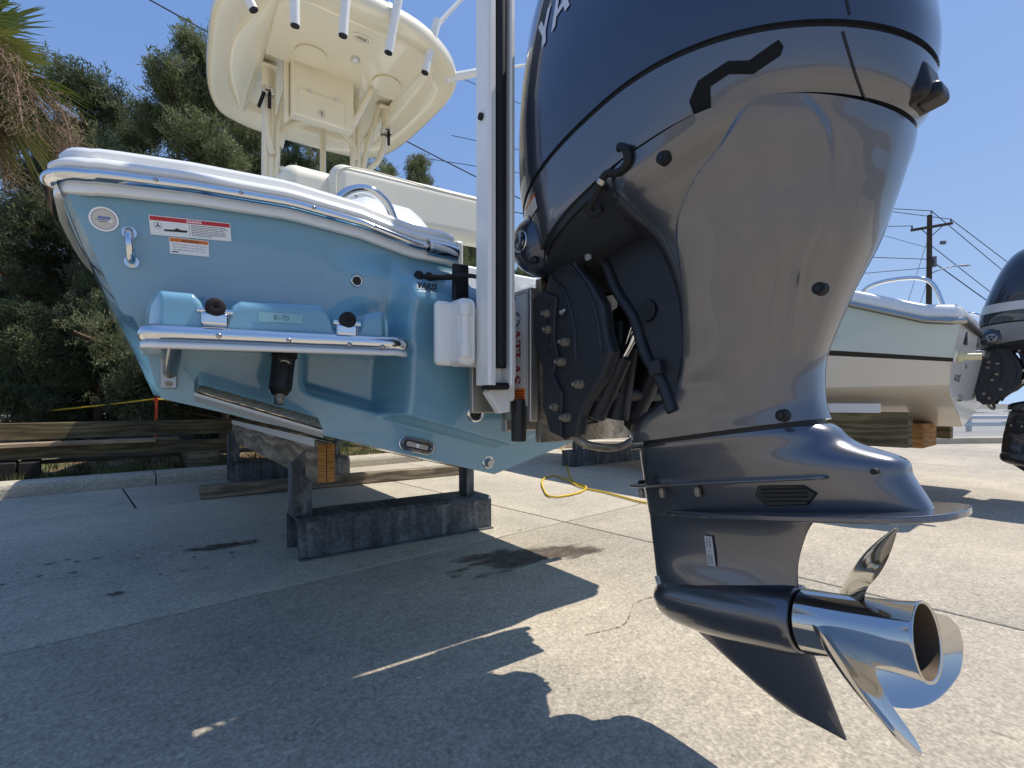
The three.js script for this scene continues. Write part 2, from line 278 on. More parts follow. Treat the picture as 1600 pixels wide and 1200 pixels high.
{
  const b = boatThing('blue_boat', 'pale blue centre console boat with cream hardtop resting on galvanised stands', 'boat');
  mesh('hull', hullSections(0, 0.02, { W: 1.15, chW: 0.982, kn: 1.054, yS: 1.262, yK: 0.539, yC: 0.812, yN: 1.005, len: 7.2, rake: 0.18 }), M.blue, b);
  mesh('transom', grid(300, 110, (u, v) => { const x = lerp(-1.149, 1.149, u), y = lerp(tab(blueYB, x)[0], tab(blueYT, x)[0], v); return [x, y, transomZ(x, y)]; }), M.blue, b);
  // gunwale: path along transom top (port), round the corner and forward
  const mkPath = side => {
    const P_ = [], O_ = []; const m = x => side < 0 ? x : -x;
    for (let i = 0; i <= 26; i++) { const x = lerp(side < 0 ? -0.225 : -0.43, -1.09, i / 26), y = tab(blueYT, x)[0] + 0.008; P_.push(V(m(x), y, transomZ(x, y) + 0.004)); O_.push(V(0, 0, 1)); }
    for (let i = 1; i <= 8; i++) { const a = i / 8 * Math.PI / 2; P_.push(V(m(-1.09 - 0.065 * Math.sin(a)), 1.278, 0.072 + 0.065 * Math.cos(a))); O_.push(V(side * Math.sin(a), 0, Math.cos(a))); }
    for (let i = 1; i <= 24; i++) { const f = i / 24 * 7.1, t = f / 7.2, flare = 1 + 0.09 * Math.sin(Math.min(1, t * 1.4) * Math.PI), tp = Math.pow(Math.max(0, 1 - Math.pow(t, 4)), 0.7); const w = 1.15 * flare * tp + 0.015; P_.push(V(side * w, 1.278 + 0.9 * t, -f + 0.05)); O_.push(V(side, 0, 0)); }
    return [P_, O_];
  };
  const capP = [[0.008, 0.012], [0.024, 0.02], [0.026, 0.03], [0.012, 0.042], [0.004, 0.046], [0.008, 0.056], [0.0, 0.068], [-0.02, 0.075], [-0.2, 0.08], [-0.21, 0.02]];
  const stripP = [[0, -0.034], [0.012, -0.034], [0.016, -0.03], [0.017, -0.014], [0.004, -0.012]];
  const railP = []; for (let i = 0; i <= 10; i++) { const a = -Math.PI / 2 + i / 10 * Math.PI; railP.push([0.012 + 0.026 * Math.cos(a), 0.001 + 0.0165 * Math.sin(a)]); }
  for (const s of [-1, 1]) {
    const [p, o] = mkPath(s);
    mesh('gunwale', sweep(p, o, capP), M.whiteGel, b); mesh('gunwale_lip', sweep(p, o, stripP), M.whiteGel, b);
    const rail = mesh('rub_rail', sweep(p, o, railP), M.chrome, b);
        mesh('rail_end_cap', sweep(p.slice(0, 4), o.slice(0, 4), railP.map(([a, c]) => [a * 1.1 + 0.003, c * 1.55])), M.chrome, rail);
    for (let i = 3; i < 26; i += 5) mesh('screw', new THREE.SphereGeometry(0.005, 8, 6).scale(1, 1, 0.5).translate(p[i].x, p[i].y + 0.002, p[i].z + 0.039), M.steel, rail);
    // moulded deck wedge beside the motor well
    const m = x => s < 0 ? x : 0.2 - x;
    const W0 = [[-0.64, 1.33], [-0.56, 1.40], [-0.47, 1.445], [-0.325, 1.44], [-0.285, 1.415], [-0.205, 1.325]];
    const wedge = grid(40, 8, (u, v) => { const x = lerp(-0.66, -0.202, u), top = tab(W0, x)[0]; const k = v < 0.7 ? v / 0.7 : 1; const y = lerp(1.29, top, Math.pow(k, 0.85)); const z = lerp(0.115, 0.02, k) - (v > 0.7 ? (v - 0.7) / 0.3 * 0.35 : 0); return [m(x), y, z]; });
    mesh('deck_wedge', wedge, M.whiteGel, b);
    mesh('motor_well_side', rbox(0.03, 0.42, 0.42, m(-0.185), 1.12, -0.1, 0.01), M.whiteGel, b);
    const ht = mesh('grab_handle', tube([[-0.59, 1.335, 0.115], [-0.575, 1.37, 0.12], [-0.539, 1.402, 0.122], [-0.49, 1.414, 0.122], [-0.445, 1.393, 0.122], [-0.418, 1.352, 0.12], [-0.405, 1.315, 0.115]].map(q => [m(q[0]), q[1], q[2]]), 0.0125, 40, 12), M.chrome, b);
    mesh('flange', new THREE.CylinderGeometry(0.026, 0.026, 0.01, 20).translate(m(-0.592), 1.335, 0.115), M.chrome, ht); mesh('flange', new THREE.CylinderGeometry(0.026, 0.026, 0.01, 20).translate(m(-0.404), 1.318, 0.115), M.chrome, ht);
  }
  mesh('motor_well', rbox(0.62, 0.03, 0.5, 0.1, 1.0, -0.12, 0.01), M.whiteGel, b);
  mesh('bulkhead', rbox(2.1, 0.5, 0.04, 0.1, 1.14, -0.33, 0.015), M.whiteGel, b);
  mesh('cockpit_floor', rbox(2.0, 0.04, 4.6, 0.1, 0.92, -2.65, 0.01), M.whiteGel, b);
  mesh('console', join([rbox(0.8, 1.0, 0.7, 0.1, 1.43, -2.75, 0.06, 3), rbox(0.86, 0.05, 0.5, 0.1, 1.95, -2.8, 0.02, 2)]), M.whiteGel, b);
  // bench with long padded backrest
  const br = mesh('bench_backrest', new RoundedBoxGeometry(0.86, 0.235, 0.12, 4, 0.055).rotateZ(0.03).translate(0.015, 1.675, -0.56), M.vinyl, b);
  mesh('piping', tube([[-0.40, 1.58, -0.504], [-0.402, 1.72, -0.504], [-0.37, 1.752, -0.504], [0.1, 1.766, -0.504], [0.4, 1.776, -0.504]], 0.003, 60, 6), M.vinyl, br);
  mesh('bench_backrest', new RoundedBoxGeometry(0.3, 0.22, 0.16, 4, 0.06).translate(-0.44, 1.655, -0.66), M.vinyl, b);
  const hinge = mesh('hinge_cover', new THREE.CylinderGeometry(0.062, 0.066, 0.02, 32).rotateX(Math.PI / 2).translate(-0.315, 1.615, -0.49), M.whiteGel, b);
  mesh('screw', new THREE.SphereGeometry(0.006, 8, 6).translate(-0.33, 1.64, -0.48), M.steel, hinge);
  for (const x of [-0.36, 0.36]) mesh('backrest_strut', rod([x, 0.94, -0.6], [x, 1.62, -0.58], 0.02), M.chrome, b);
  mesh('bench_base', rbox(0.98, 0.36, 0.1, -0.52, 1.42, -0.62, 0.02, 2), M.whiteGel, b);
  mesh('cooler_seat', rbox(0.9, 0.42, 0.42, 0.05, 1.15, -0.78, 0.05, 3), M.whiteGel, b);
  // boarding step with polished rub strip
  const st = mesh('step_pod', (() => {
    const top = [[-1.01, 1.015], [-0.985, 1.035], [-0.925, 1.036], [-0.91, 1.02], [-0.90, 0.985], [-0.865, 0.985], [-0.85, 1.018], [-0.835, 1.03], [-0.66, 1.042], [-0.645, 1.03], [-0.632, 0.985], [-0.565, 0.99], [-0.552, 1.03], [-0.5, 1.045], [-0.46, 1.02], [-0.452, 0.98]];
    return grid(150, 14, (u, v) => {
      const x = lerp(-1.01, -0.452, u), yt = tab(top, x)[0], rx = sstep(0, 0.05, u) * sstep(1, 0.93, u), zA = 0.1 + 0.168 * (0.25 + 0.75 * Math.pow(Math.min(1, Math.min(u / 0.05, (1 - u) / 0.1)), 0.5));
      if (v < 0.6) { const k = v / 0.6; return [x, lerp(0.955, yt - 0.012, k), zA]; }
      const k = (v - 0.6) / 0.4; return [x, yt - 0.012 * (1 - Math.sin(Math.min(1, k * 2) * Math.PI / 2)), zA - 0.012 * Math.min(1, k * 2) - Math.max(0, k - 0.5) * 2 * (zA - 0.075)];
    });
  })(), M.blue, b);
  const sp = [], so = []; for (let i = 0; i <= 4; i++) { sp.push(V(-1.0, 0.938, lerp(0.08, 0.24, i / 4))); so.push(V(-1, 0, 0)); }
  for (let i = 1; i <= 6; i++) { const a = i / 6 * Math.PI / 2; sp.push(V(-0.98 - 0.02 * Math.cos(a), 0.938, 0.25 + 0.02 * Math.sin(a))); so.push(V(-Math.cos(a), 0, Math.sin(a))); }
  for (let i = 1; i <= 20; i++) { sp.push(V(lerp(-0.98, -0.49, i / 20), 0.938 + 0.012 * i / 20, 0.27)); so.push(V(0, 0, 1)); }
  for (let i = 1; i <= 8; i++) { const a = i / 8 * Math.PI / 2.6; sp.push(V(-0.49 + 0.05 * Math.sin(a), 0.951, 0.22 + 0.05 * Math.cos(a))); so.push(V(Math.sin(a), 0, Math.cos(a))); }
  const srail = []; for (let i = 0; i <= 12; i++) { const a = -Math.PI / 2 + i / 12 * Math.PI; srail.push([0.0 + 0.022 * Math.cos(a), 0.006 + 0.02 * Math.sin(a)]); }
  mesh('step_underside', rbox(0.53, 0.008, 0.2, -0.725, 0.935, 0.16, 0.003), M.blue, st);
  const str = mesh('step_rub_strip', sweep(sp, so, srail), M.chrome, st);
  mesh('step_lip', sweep(sp, so, [[-0.02, -0.02], [0.012, -0.026], [0.018, -0.022], [0.018, -0.012], [0.0, -0.012]]), M.whiteGel, st);
  for (const x of [-0.88, -0.74, -0.6, -0.515]) mesh('screw', new THREE.SphereGeometry(0.006, 10, 6).scale(1, 1, 0.5).translate(x, 0.945, 0.292), M.steel, st);
  for (const x of [-0.885, -0.6]) { // latches with black knobs in the notches of the step
    const L = mesh('latch', join([rbox(0.056, 0.034, 0.04, x, 0.982, 0.262, 0.01, 2), rod([x - 0.034, 1.0, 0.268], [x + 0.034, 1.0, 0.268], 0.007)]), M.chrome, b);
    mesh('knob', new THREE.LatheGeometry([[0, 0], [0.017, 0], [0.02, 0.004], [0.02, 0.014], [0.017, 0.018], [0.005, 0.019], [0.004, 0.015], [0, 0.015]].map(q => new THREE.Vector2(...q)), 28).rotateX(Math.PI / 2).translate(x, 1.008, 0.268), M.rubber, L);
  }
  const RK = Math.atan(0.18);
  const sticker = (name, w, h, x, y, roll, tex, off = 0.0025, opt = {}) => { const m = mesh(name, new THREE.PlaneGeometry(w, h), P({ map: tex, roughness: 0.45, ...opt }), b); m.rotation.order = 'XYZ'; m.rotation.set(RK, 0, roll); m.position.set(x, y, transomZ(x, y) + off); return m; };
  const fake = (c, x0, y0, w, n, lh, s) => { c.fillStyle = s; for (let i = 0; i < n; i++) { let x = x0; const end = x0 + w * (i === n - 1 ? 0.55 : rr(0.88, 1)); while (x < end) { const l = Math.min(end - x, rr(6, 20)); c.fillRect(x, y0 + i * lh, l, lh * 0.45); x += l + 4; } } };
  sticker('danger_sticker', 0.163, 0.043, -0.921, 1.2145, 0.085, canvasTex(640, 168, (c, w, h) => {
    c.fillStyle = '#eeeeea'; c.fillRect(0, 0, w, h); c.fillStyle = '#c0252f'; c.fillRect(6, 6, w - 12, 36); c.fillStyle = '#fff'; c.font = 'bold 30px sans-serif'; c.textAlign = 'center'; c.fillText('▲ DANGER', w * 0.52, 35);
    c.fillStyle = '#222'; c.fillRect(300, 46, 3, h - 56); c.beginPath(); c.moveTo(100, 112); c.lineTo(180, 108); c.lineTo(205, 92); c.lineTo(235, 106); c.lineTo(288, 106); c.lineTo(278, 126); c.lineTo(110, 128); c.fill();
    c.beginPath(); c.arc(62, 84, 28, 0, 7); c.lineWidth = 3; c.strokeStyle = '#555'; c.stroke(); for (let k = 0; k < 3; k++) { c.beginPath(); c.ellipse(62 + 11 * Math.cos(k * 2.09 - 1.57), 84 + 11 * Math.sin(k * 2.09 - 1.57), 10, 6, k * 2.09 - 1.57, 0, 7); c.fill(); }
    fake(c, 316, 52, 300, 7, 15, '#444');
  }));
  sticker('warning_sticker', 0.079, 0.037, -0.925, 1.172, 0.06, canvasTex(320, 150, (c, w, h) => {
    c.fillStyle = '#eeeeea'; c.fillRect(0, 0, w, h); c.fillStyle = '#d9702a'; c.fillRect(5, 5, w - 10, 34); c.fillStyle = '#151515'; c.font = 'bold 29px sans-serif'; c.textAlign = 'center'; c.fillText('▲ WARNING', w / 2, 33);
    c.font = '17px sans-serif'; c.fillText('Rotating propeller may cause serious', w / 2, 66, 300); c.fillText('injury or death. Do not approach or', w / 2, 90, 300); c.fillText('use ladder when engine is running.', w / 2, 114, 300); c.fillStyle = '#222'; c.fillRect(18, 126, 50, 10);
  }));
  const rs = mesh('round_sticker', new THREE.CircleGeometry(0.026, 40), P({ roughness: 0.45, map: canvasTex(256, 256, (c, w) => {
    c.fillStyle = '#f2f2f0'; c.fillRect(0, 0, w, w); c.fillStyle = '#cfc8ba'; c.beginPath(); c.arc(128, 128, 104, 0, 7); c.fill(); c.lineWidth = 5; c.strokeStyle = '#3a3f55'; c.stroke();
    c.fillStyle = '#2f4ea8'; c.save(); c.translate(128, 116); c.transform(1, 0, -0.35, 1, 0, 0); for (let i = 0; i < 5; i++) c.fillRect(-48 + i * 21, -16, 16, 26); c.fillRect(-66, 16, 136, 8); c.restore(); c.fillStyle = '#eeeeea'; c.beginPath(); c.moveTo(168, 136); c.lineTo(206, 122); c.lineTo(196, 158); c.lineTo(140, 150); c.fill(); c.fillStyle = '#555'; c.fillRect(86, 150, 80, 8);
  }) }), b); rs.rotation.set(RK, 0, 0.05); rs.position.set(-1.083, 1.203, transomZ(-1.083, 1.203) + 0.003);
  const lab = mesh('step_number', new THREE.PlaneGeometry(0.096, 0.0225), P({ roughness: 0.5, map: canvasTex(384, 90, (c, w, h) => { c.fillStyle = '#86b5bf'; c.fillRect(0, 0, w, h); c.fillStyle = '#1d2326'; c.font = '60px sans-serif'; c.textAlign = 'center'; c.fillText('B–70', w * 0.5, 66); }) }), st);
  lab.position.set(-0.752, 0.999, 0.2705); lab.rotation.z = 0.03;
  sticker('maker_lettering', 0.082, 0.0275, -0.338, 1.14, 0.02, canvasTex(300, 100, (c, w, h) => { c.clearRect(0, 0, w, h); c.fillStyle = '#14181c'; c.transform(1, 0, -0.18, 1, 14, 0); c.font = 'bold 82px sans-serif'; c.strokeStyle = '#14181c'; c.lineWidth = 5; c.fillText('VARIS', 8, 70, 255); c.strokeText('VARIS', 8, 70, 255); c.fillRect(8, 82, 258, 6); c.font = '20px sans-serif'; c.fillText('®', 268, 26); }), 0.012, { transparent: true });
  // towing eye
  mesh('towing_eye', join([tube([[-1.039, 1.182, 0.11], [-1.039, 1.18, 0.14], [-1.037, 1.15, 0.152], [-1.035, 1.122, 0.137], [-1.035, 1.12, 0.1]], 0.0085, 24, 10), new THREE.CylinderGeometry(0.014, 0.014, 0.004, 16).rotateX(Math.PI / 2).translate(-1.039, 1.182, 0.119), new THREE.CylinderGeometry(0.014, 0.014, 0.004, 16).rotateX(Math.PI / 2).translate(-1.035, 1.12, 0.109)]), M.chrome, b);
  const thru = (x, y, r, deep) => { const z = transomZ(x, y); const f = mesh('through_hull', new THREE.LatheGeometry([[r * 0.55, -deep], [r * 0.6, 0.004], [r * 0.72, 0.008], [r * 0.9, 0.006], [r, 0.001], [r, -0.004]].map(q => new THREE.Vector2(...q)), 32).rotateX(Math.PI / 2 + RK).translate(x, y, z), M.chrome, b); mesh('bore', new THREE.CylinderGeometry(r * 0.58, r * 0.58, 0.001, 24).rotateX(Math.PI / 2 + RK).translate(x, y, z + 0.003), M.black, f); };
  thru(-0.527, 1.147, 0.0185, 0.02); thru(-0.136, 0.768, 0.033, 0.02);
  { // drain plug and two underwater lights on the bottom strip
    const z0 = transomZ(-0.012, 0.587); const d = mesh('drain_plug', new THREE.LatheGeometry([[0.012, 0], [0.02, 0.004], [0.024, 0.003], [0.025, -0.003]].map(q => new THREE.Vector2(...q)), 24).rotateX(Math.PI / 2).translate(-0.012, 0.587, z0), M.chrome, b);
    mesh('plug', new THREE.CylinderGeometry(0.012, 0.012, 0.012, 12).rotateX(Math.PI / 2).translate(-0.008, 0.583, z0 + 0.006), M.steel, d);
    for (const s of [-1, 1]) {
      const cx = 0.1 + s * 0.4, y = tab(blueYB, cx)[0] + 0.036, z = transomZ(cx, y) + 0.002, a = s * 0.262;
      const bez = new THREE.Shape(); const ov = (sh, w, h) => { sh.moveTo(-w + h, -h); sh.lineTo(w - h, -h); sh.absarc(w - h, 0, h, -Math.PI / 2, Math.PI / 2); sh.lineTo(-w + h, h); sh.absarc(-w + h, 0, h, Math.PI / 2, Math.PI * 1.5); }; ov(bez, 0.06, 0.0215);
      const ul = mesh('underwater_light', new THREE.ExtrudeGeometry(bez, { depth: 0.004, bevelEnabled: true, bevelSize: 0.003, bevelThickness: 0.003, bevelSegments: 3 }).rotateZ(a).translate(cx, y, z), M.chrome, b);
      const len = new THREE.Shape(); ov(len, 0.046, 0.0125); mesh('lens', new THREE.ExtrudeGeometry(len, { depth: 0.002, bevelEnabled: false }).rotateZ(a).translate(cx, y, z + 0.0065), M.black, ul);
      for (const q of [-0.022, 0.022]) { const l2 = new THREE.Shape(); ov(l2, 0.018, 0.008); mesh('reflector', new THREE.ExtrudeGeometry(l2, { depth: 0.001, bevelEnabled: false }).translate(q, 0, 0).rotateZ(a).translate(cx, y, z + 0.0095), M.alu, ul); }
      mesh('fixing', rbox(0.012, 0.014, 0.004, 0, 0, 0, 0.001).rotateZ(a).translate(cx, y, z + 0.011), M.whitePaint, ul);
      for (const q of [-0.052, 0.052]) mesh('screw', new THREE.SphereGeometry(0.004, 8, 6).translate(q, 0, 0).rotateZ(a).translate(cx, y, z + 0.007), M.steel, ul);
    }
  }
  // step support tube and trim tab with ram
  const sup = mesh('step_support', join([rod([-0.955, 0.93, 0.2], [-0.962, 0.875, 0.07], 0.0155), rbox(0.034, 0.085, 0.006, -0.965, 0.878, 0.064, 0.003)]), M.steel, b);
  mesh('bolt', new THREE.CylinderGeometry(0.008, 0.008, 0.006, 6).rotateX(Math.PI / 2).translate(-0.965, 0.847, 0.07), M.bolt, sup);
  const tabTop = (u, v) => { const A = V(-0.905, 0.846, 0.075), B = V(-0.615, 0.757, 0.06), C = V(-0.925, 0.822, 0.3), D = V(-0.665, 0.735, 0.3); return A.clone().lerp(B, u).lerp(C.clone().lerp(D, u), v); };
  const tb = mesh('trim_tab', join([grid(1, 1, (u, v) => tabTop(u, v).toArray()), grid(1, 1, (u, v) => tabTop(u, v).add(V(0, -0.006, 0)).toArray()), grid(1, 1, (u, v) => tabTop(u, 1).add(V(0, -0.006 - 0.012 * v, 0)).toArray()), grid(1, 1, (u, v) => tabTop(v ? 1 : 1, u).add(V(0, -0.014 * v, 0)).toArray()), grid(1, 1, (u, v) => tabTop(0, u).add(V(0, 0.024 * v, 0)).toArray()), grid(1, 1, (u, v) => tabTop(u, 1).add(V(0, -0.018 * (1 - v), 0)).toArray())]), M.steel, b);
  mesh('growth_crust', grid(40, 10, (u, v) => { const p = tabTop(lerp(0.02, 0.99, u), lerp(0.04, 0.93, v)); p.y += 0.0025 + 0.002 * fbm(u * 30, v * 9, 2, 64); return p.toArray(); }).clone(), M.speck, tb); metreUV(tb.children[tb.children.length - 1].geometry = tb.children[tb.children.length - 1].geometry.toNonIndexed(), 6);
  const ram = mesh('trim_tab_ram', rod([-0.718, 0.94, 0.135], [-0.733, 0.835, 0.155], 0.028, 0.027, 24), M.black, b);
  mesh('ram_collar', rod([-0.718, 0.945, 0.133], [-0.7195, 0.918, 0.138], 0.031, 0.031, 24), M.rubber, ram); mesh('ram_collar', rod([-0.733, 0.836, 0.155], [-0.735, 0.822, 0.158], 0.026, 0.019, 24), M.rubber, ram);
  mesh('ram_foot', rod([-0.735, 0.822, 0.158], [-0.737, 0.797, 0.162], 0.013, 0.011), M.bolt, ram);
  const rl = mesh('ram_label', new THREE.CylinderGeometry(0.0292, 0.0292, 0.026, 20, 1, true, -0.75, 1.3), P({ roughness: 0.5, map: canvasTex(256, 128, (c, w, h) => { c.fillStyle = '#16181a'; c.fillRect(0, 0, w, h); c.strokeStyle = '#d8d8d4'; c.lineWidth = 9; c.beginPath(); c.ellipse(128, 100, 104, 74, 0, Math.PI, 0); c.closePath(); c.stroke(); c.fillStyle = '#d8d8d4'; for (let i = 0; i < 7; i++) c.fillRect(62 + i * 19, 46, 13, 18); c.fillStyle = '#3a5a9a'; c.fillRect(60, 76, 136, 14); }) }), ram);
  rl.position.set(-0.722, 0.905, 0.1405); rl.rotation.set(0.19, 0, -0.12);
  // rigging hoses
  mesh('rigging_plate', rbox(0.05, 0.135, 0.02, -0.235, 1.155, 0.2, 0.004), M.black, b);
  for (const [x, y] of [[-0.355, 1.178], [-0.322, 1.178]]) { const z = transomZ(x, y); const g = mesh('hose', tube([[x, y, z - 0.01], [x + 0.05, y - 0.004, z + 0.05], [-0.23, 1.17, 0.28], [-0.19, 1.14, 0.31], [-0.175, 1.1, 0.31]], 0.0062, 30, 8), M.rubber, b); mesh('grommet', new THREE.SphereGeometry(0.0155, 16, 10).scale(1, 1, 0.6).translate(x, y, z + 0.004), M.rubber, g); }

  // ---- cream hardtop
  const ht = mesh('hardtop', (() => {
    const half = [[0, -1.45], [0.3, -1.475], [0.5, -1.55], [0.66, -1.66], [0.765, -1.8], [0.81, -1.98], [0.812, -2.4], [0.79, -2.8], [0.745, -3.06], [0.67, -3.24], [0.52, -3.34], [0.3, -3.39], [0, -3.4]];
    const pts = half.map(([x, z]) => V(x, z, 0)).concat(half.slice(1, -1).reverse().map(([x, z]) => V(-x, z, 0)));
    const out = new THREE.CatmullRomCurve3(pts, true, 'centripetal').getPoints(120).slice(0, 120), cz = -2.42;
    const rings = [[0.02, 3.385], [0.5, 3.38], [0.86, 3.36], [0.95, 3.34], [0.985, 3.31], [1, 3.265], [0.998, 3.225], [0.985, 3.205], [0.955, 3.2], [0.86, 3.218], [0.80, 3.23], [0.775, 3.245], [0.76, 3.29], [0.5, 3.3], [0.02, 3.3]].map(([s, y]) => out.map(p => [0.1 + p.x * s, y, cz + (p.y - cz) * s]));
    return loft(rings, true, true, 0.9);
  })(), M.cream, b);
  mesh('centre_panel', (() => { const o = [[-0.32, -1.62], [0.52, -1.62], [0.6, -1.75], [0.58, -2.28], [0.3, -2.3], [-0.1, -2.3], [-0.38, -2.28], [-0.4, -1.75]]; return prism(o.map(([x, z]) => [x, -z]), 0.05, 0.02).rotateX(-Math.PI / 2).translate(0, 3.215, 0); })(), M.cream, ht);
  for (const s of [-1, 1]) {
    mesh('side_fairing', loft(Array.from({ length: 14 }, (_, i) => { const t = i / 13, z = lerp(-1.72, -3.12, t), w = 0.13 * Math.sin(Math.PI * (0.08 + 0.84 * t)); const cx = 0.1 + s * (0.52 + 0.08 * Math.sin(Math.PI * t)); return Array.from({ length: 16 }, (_, k) => { const a = k / 16 * 2 * Math.PI; return [cx + w * Math.cos(a), 3.255 + 0.045 * Math.sin(a), z]; }); })), M.cream, ht);
    mesh('speaker_pad', new THREE.CylinderGeometry(0.1, 0.104, 0.014, 40).translate(0.15 + s * 0.272, 3.206, -2.09), M.cream, ht);
  }
  const dl = mesh('dome_light', new THREE.CylinderGeometry(0.032, 0.03, 0.012, 28).translate(0.143, 3.208, -1.955), M.chrome, ht); mesh('lens', new THREE.SphereGeometry(0.022, 18, 8).scale(1, 0.4, 1).translate(0.143, 3.2, -1.955), M.whiteGel, dl);
  const on = mesh('nameplate', new THREE.CapsuleGeometry(0.034, 0.07, 4, 20).rotateZ(Math.PI / 2).scale(1, 0.12, 1).translate(0.115, 3.212, -1.735), M.cream, ht);
  const onl = mesh('nameplate_lettering', new THREE.PlaneGeometry(0.1, 0.045), P({ transparent: true, roughness: 0.5, map: canvasTex(200, 90, (c, w, h) => { c.clearRect(0, 0, w, h); c.strokeStyle = '#6d675a'; c.lineWidth = 5; c.beginPath(); c.ellipse(100, 45, 92, 38, 0, 0, 7); c.stroke(); c.fillStyle = '#4a463e'; for (let i = 0; i < 4; i++) c.fillRect(42 + i * 30, 30, 22, 26); }) }), on); onl.rotation.x = Math.PI / 2; onl.position.set(0.115, 3.2065, -1.735);
  // electronics box hanging below
  const eb = mesh('electronics_box', join([rbox(0.44, 0.42, 0.09, 0.0, 3.05, -2.265, 0.012, 2)]), M.cream, ht);
  mesh('door', rbox(0.325, 0.185, 0.012, -0.015, 2.935, -2.216, 0.006, 2), M.cream, eb);
  for (const x of [-0.1, 0.085]) mesh('hinge', rbox(0.026, 0.03, 0.008, x, 3.028, -2.212, 0.003), M.chrome, eb);
  const lt = mesh('latch', new THREE.CylinderGeometry(0.023, 0.024, 0.01, 28).rotateX(Math.PI / 2).translate(-0.02, 2.893, -2.207), M.chrome, eb); mesh('keyhole', rbox(0.006, 0.022, 0.004, -0.02, 2.893, -2.201, 0.001), M.rubber, lt);
  mesh('box_brace', rod([0.2, 2.86, -2.25], [0.36, 3.22, -2.2], 0.024), M.cream, eb); mesh('box_brace', rbox(0.035, 0.44, 0.05, -0.24, 3.03, -2.3, 0.01), M.cream, eb);
  // legs: port and starboard clusters of tubes
  const leg = (name, geos) => mesh(name, join(geos), M.cream, ht);
  for (const x of [-0.345, -0.305, -0.262]) leg('leg', [tube([[x, 0.94, -2.5], [x, 1.9, -2.5], [x, 2.72, -2.5], [x + (x > -0.28 ? 0.03 : 0.008), 3.0, -2.5], [x + (x > -0.28 ? 0.1 : 0.012), 3.28, -2.5]], 0.0235, 40, 10)]);
  for (const x of [0.3, 0.345, 0.39]) leg('leg', [tube([[x, 0.94, -2.5], [x, 1.9, -2.5], [x, 2.74, -2.5], [x + (x > 0.37 ? 0.07 : 0.0), 3.06, -2.5], [x + (x > 0.37 ? 0.13 : -0.02), 3.28, -2.5]], 0.0235, 40, 10)]);
  leg('leg', [tube([[0.17, 0.94, -2.9], [0.17, 3.3, -2.9]], 0.026, 10, 10)]); leg('leg', [tube([[0.03 - 0.18, 0.94, -2.9], [-0.15, 1.6, -2.9], [-0.15, 2.3, -2.9]], 0.024, 10, 10)]);
  leg('leg', [tube([[-0.235, 1.2, -2.45], [-0.2, 2.0, -2.45], [-0.19, 2.4, -2.45], [-0.235, 2.55, -2.48]], 0.02, 30, 10)]);
  leg('cross_arch', [tube([[-0.25, 2.7, -2.5], [-0.2, 2.86, -2.5], [-0.09, 2.945, -2.5], [0.06, 2.975, -2.5], [0.22, 2.965, -2.5], [0.3, 2.88, -2.5], [0.325, 2.76, -2.5]], 0.026, 40, 12)]);
  leg('leg', [tube([[0.405, 2.6, -2.5], [0.43, 2.715, -2.5], [0.5, 2.8, -2.5], [0.55, 2.92, -2.5], [0.562, 3.03, -2.5]], 0.0235, 30, 10)]);
  leg('leg', [tube([[-0.3, 2.62, -2.48], [-0.33, 2.8, -2.48], [-0.338, 3.0, -2.48]], 0.0245, 20, 10)]);
  for (const [x, lx] of [[-0.333, -0.362], [0.566, 0.58]]) {
    const k = mesh('folding_clamp', join([new THREE.CylinderGeometry(0.042, 0.042, 0.022, 20).translate(x, 3.085, -2.48), new THREE.CylinderGeometry(0.042, 0.042, 0.022, 20).translate(x, 3.05, -2.48), rbox(0.03, 0.05, 0.04, x + 0.03, 3.068, -2.45, 0.006), rbox(0.03, 0.05, 0.04, x - 0.03, 3.068, -2.45, 0.006)]), M.chrome, ht);
    mesh('lever', rod([x + 0.008, 3.05, -2.43], [x + 0.006, 2.935, -2.425], 0.0115), M.rubber, k);
    if (x < 0) mesh('lever', rod([x - 0.028, 3.04, -2.44], [x - 0.062, 2.925, -2.435], 0.0125), M.rubber, k);
    leg('leg_socket', [new THREE.CylinderGeometry(0.036, 0.036, 0.16, 20).translate(x, 3.175, -2.48), rbox(0.13, 0.014, 0.11, x, 3.252, -2.48, 0.004)]);
  }
  // rod holders on the aft rim
  const rodH = [[[-0.66, 3.25, -1.62], [-0.547, 3.014, -1.6]], [[-0.36, 3.32, -1.47], [-0.349, 2.95, -1.5]], [[-0.08, 3.36, -1.39], [-0.103, 2.95, -1.42]], [[0.245, 3.36, -1.42], [0.194, 3.0, -1.47]], [[0.575, 3.42, -1.55], [0.496, 3.05, -1.58]]];
  for (const [a, c] of rodH) { const h = mesh('rod_holder', join([rod(c, a, 0.027, 0.027, 20)]), M.whitePaint, ht); const d = V(...c).sub(V(...a)).normalize(); mesh('rim', rod(c, V(...c).addScaledVector(d, 0.006).toArray(), 0.0245, 0.0245, 20), M.rubber, h); }
  mesh('outrigger_base', rod([0.75, 3.2, -1.76], [1.0, 3.31, -1.7], 0.03, 0.029, 20), M.whitePaint, ht);
  mesh('outrigger_pole', rod([0.98, 3.3, -1.705], [2.6, 4.05, -1.5], 0.011, 0.009), M.whitePaint, ht);
  mesh('antenna_mast', rod([0.52, 3.33, -1.72], [1.1, 4.15, -1.7], 0.018, 0.015), M.whitePaint, ht);
  mesh('edge_rail', tube([[0.2, 3.335, -1.5], [0.5, 3.34, -1.6], [0.7, 3.335, -1.72], [0.82, 3.325, -1.86]], 0.012, 24, 8), M.whitePaint, ht);
}

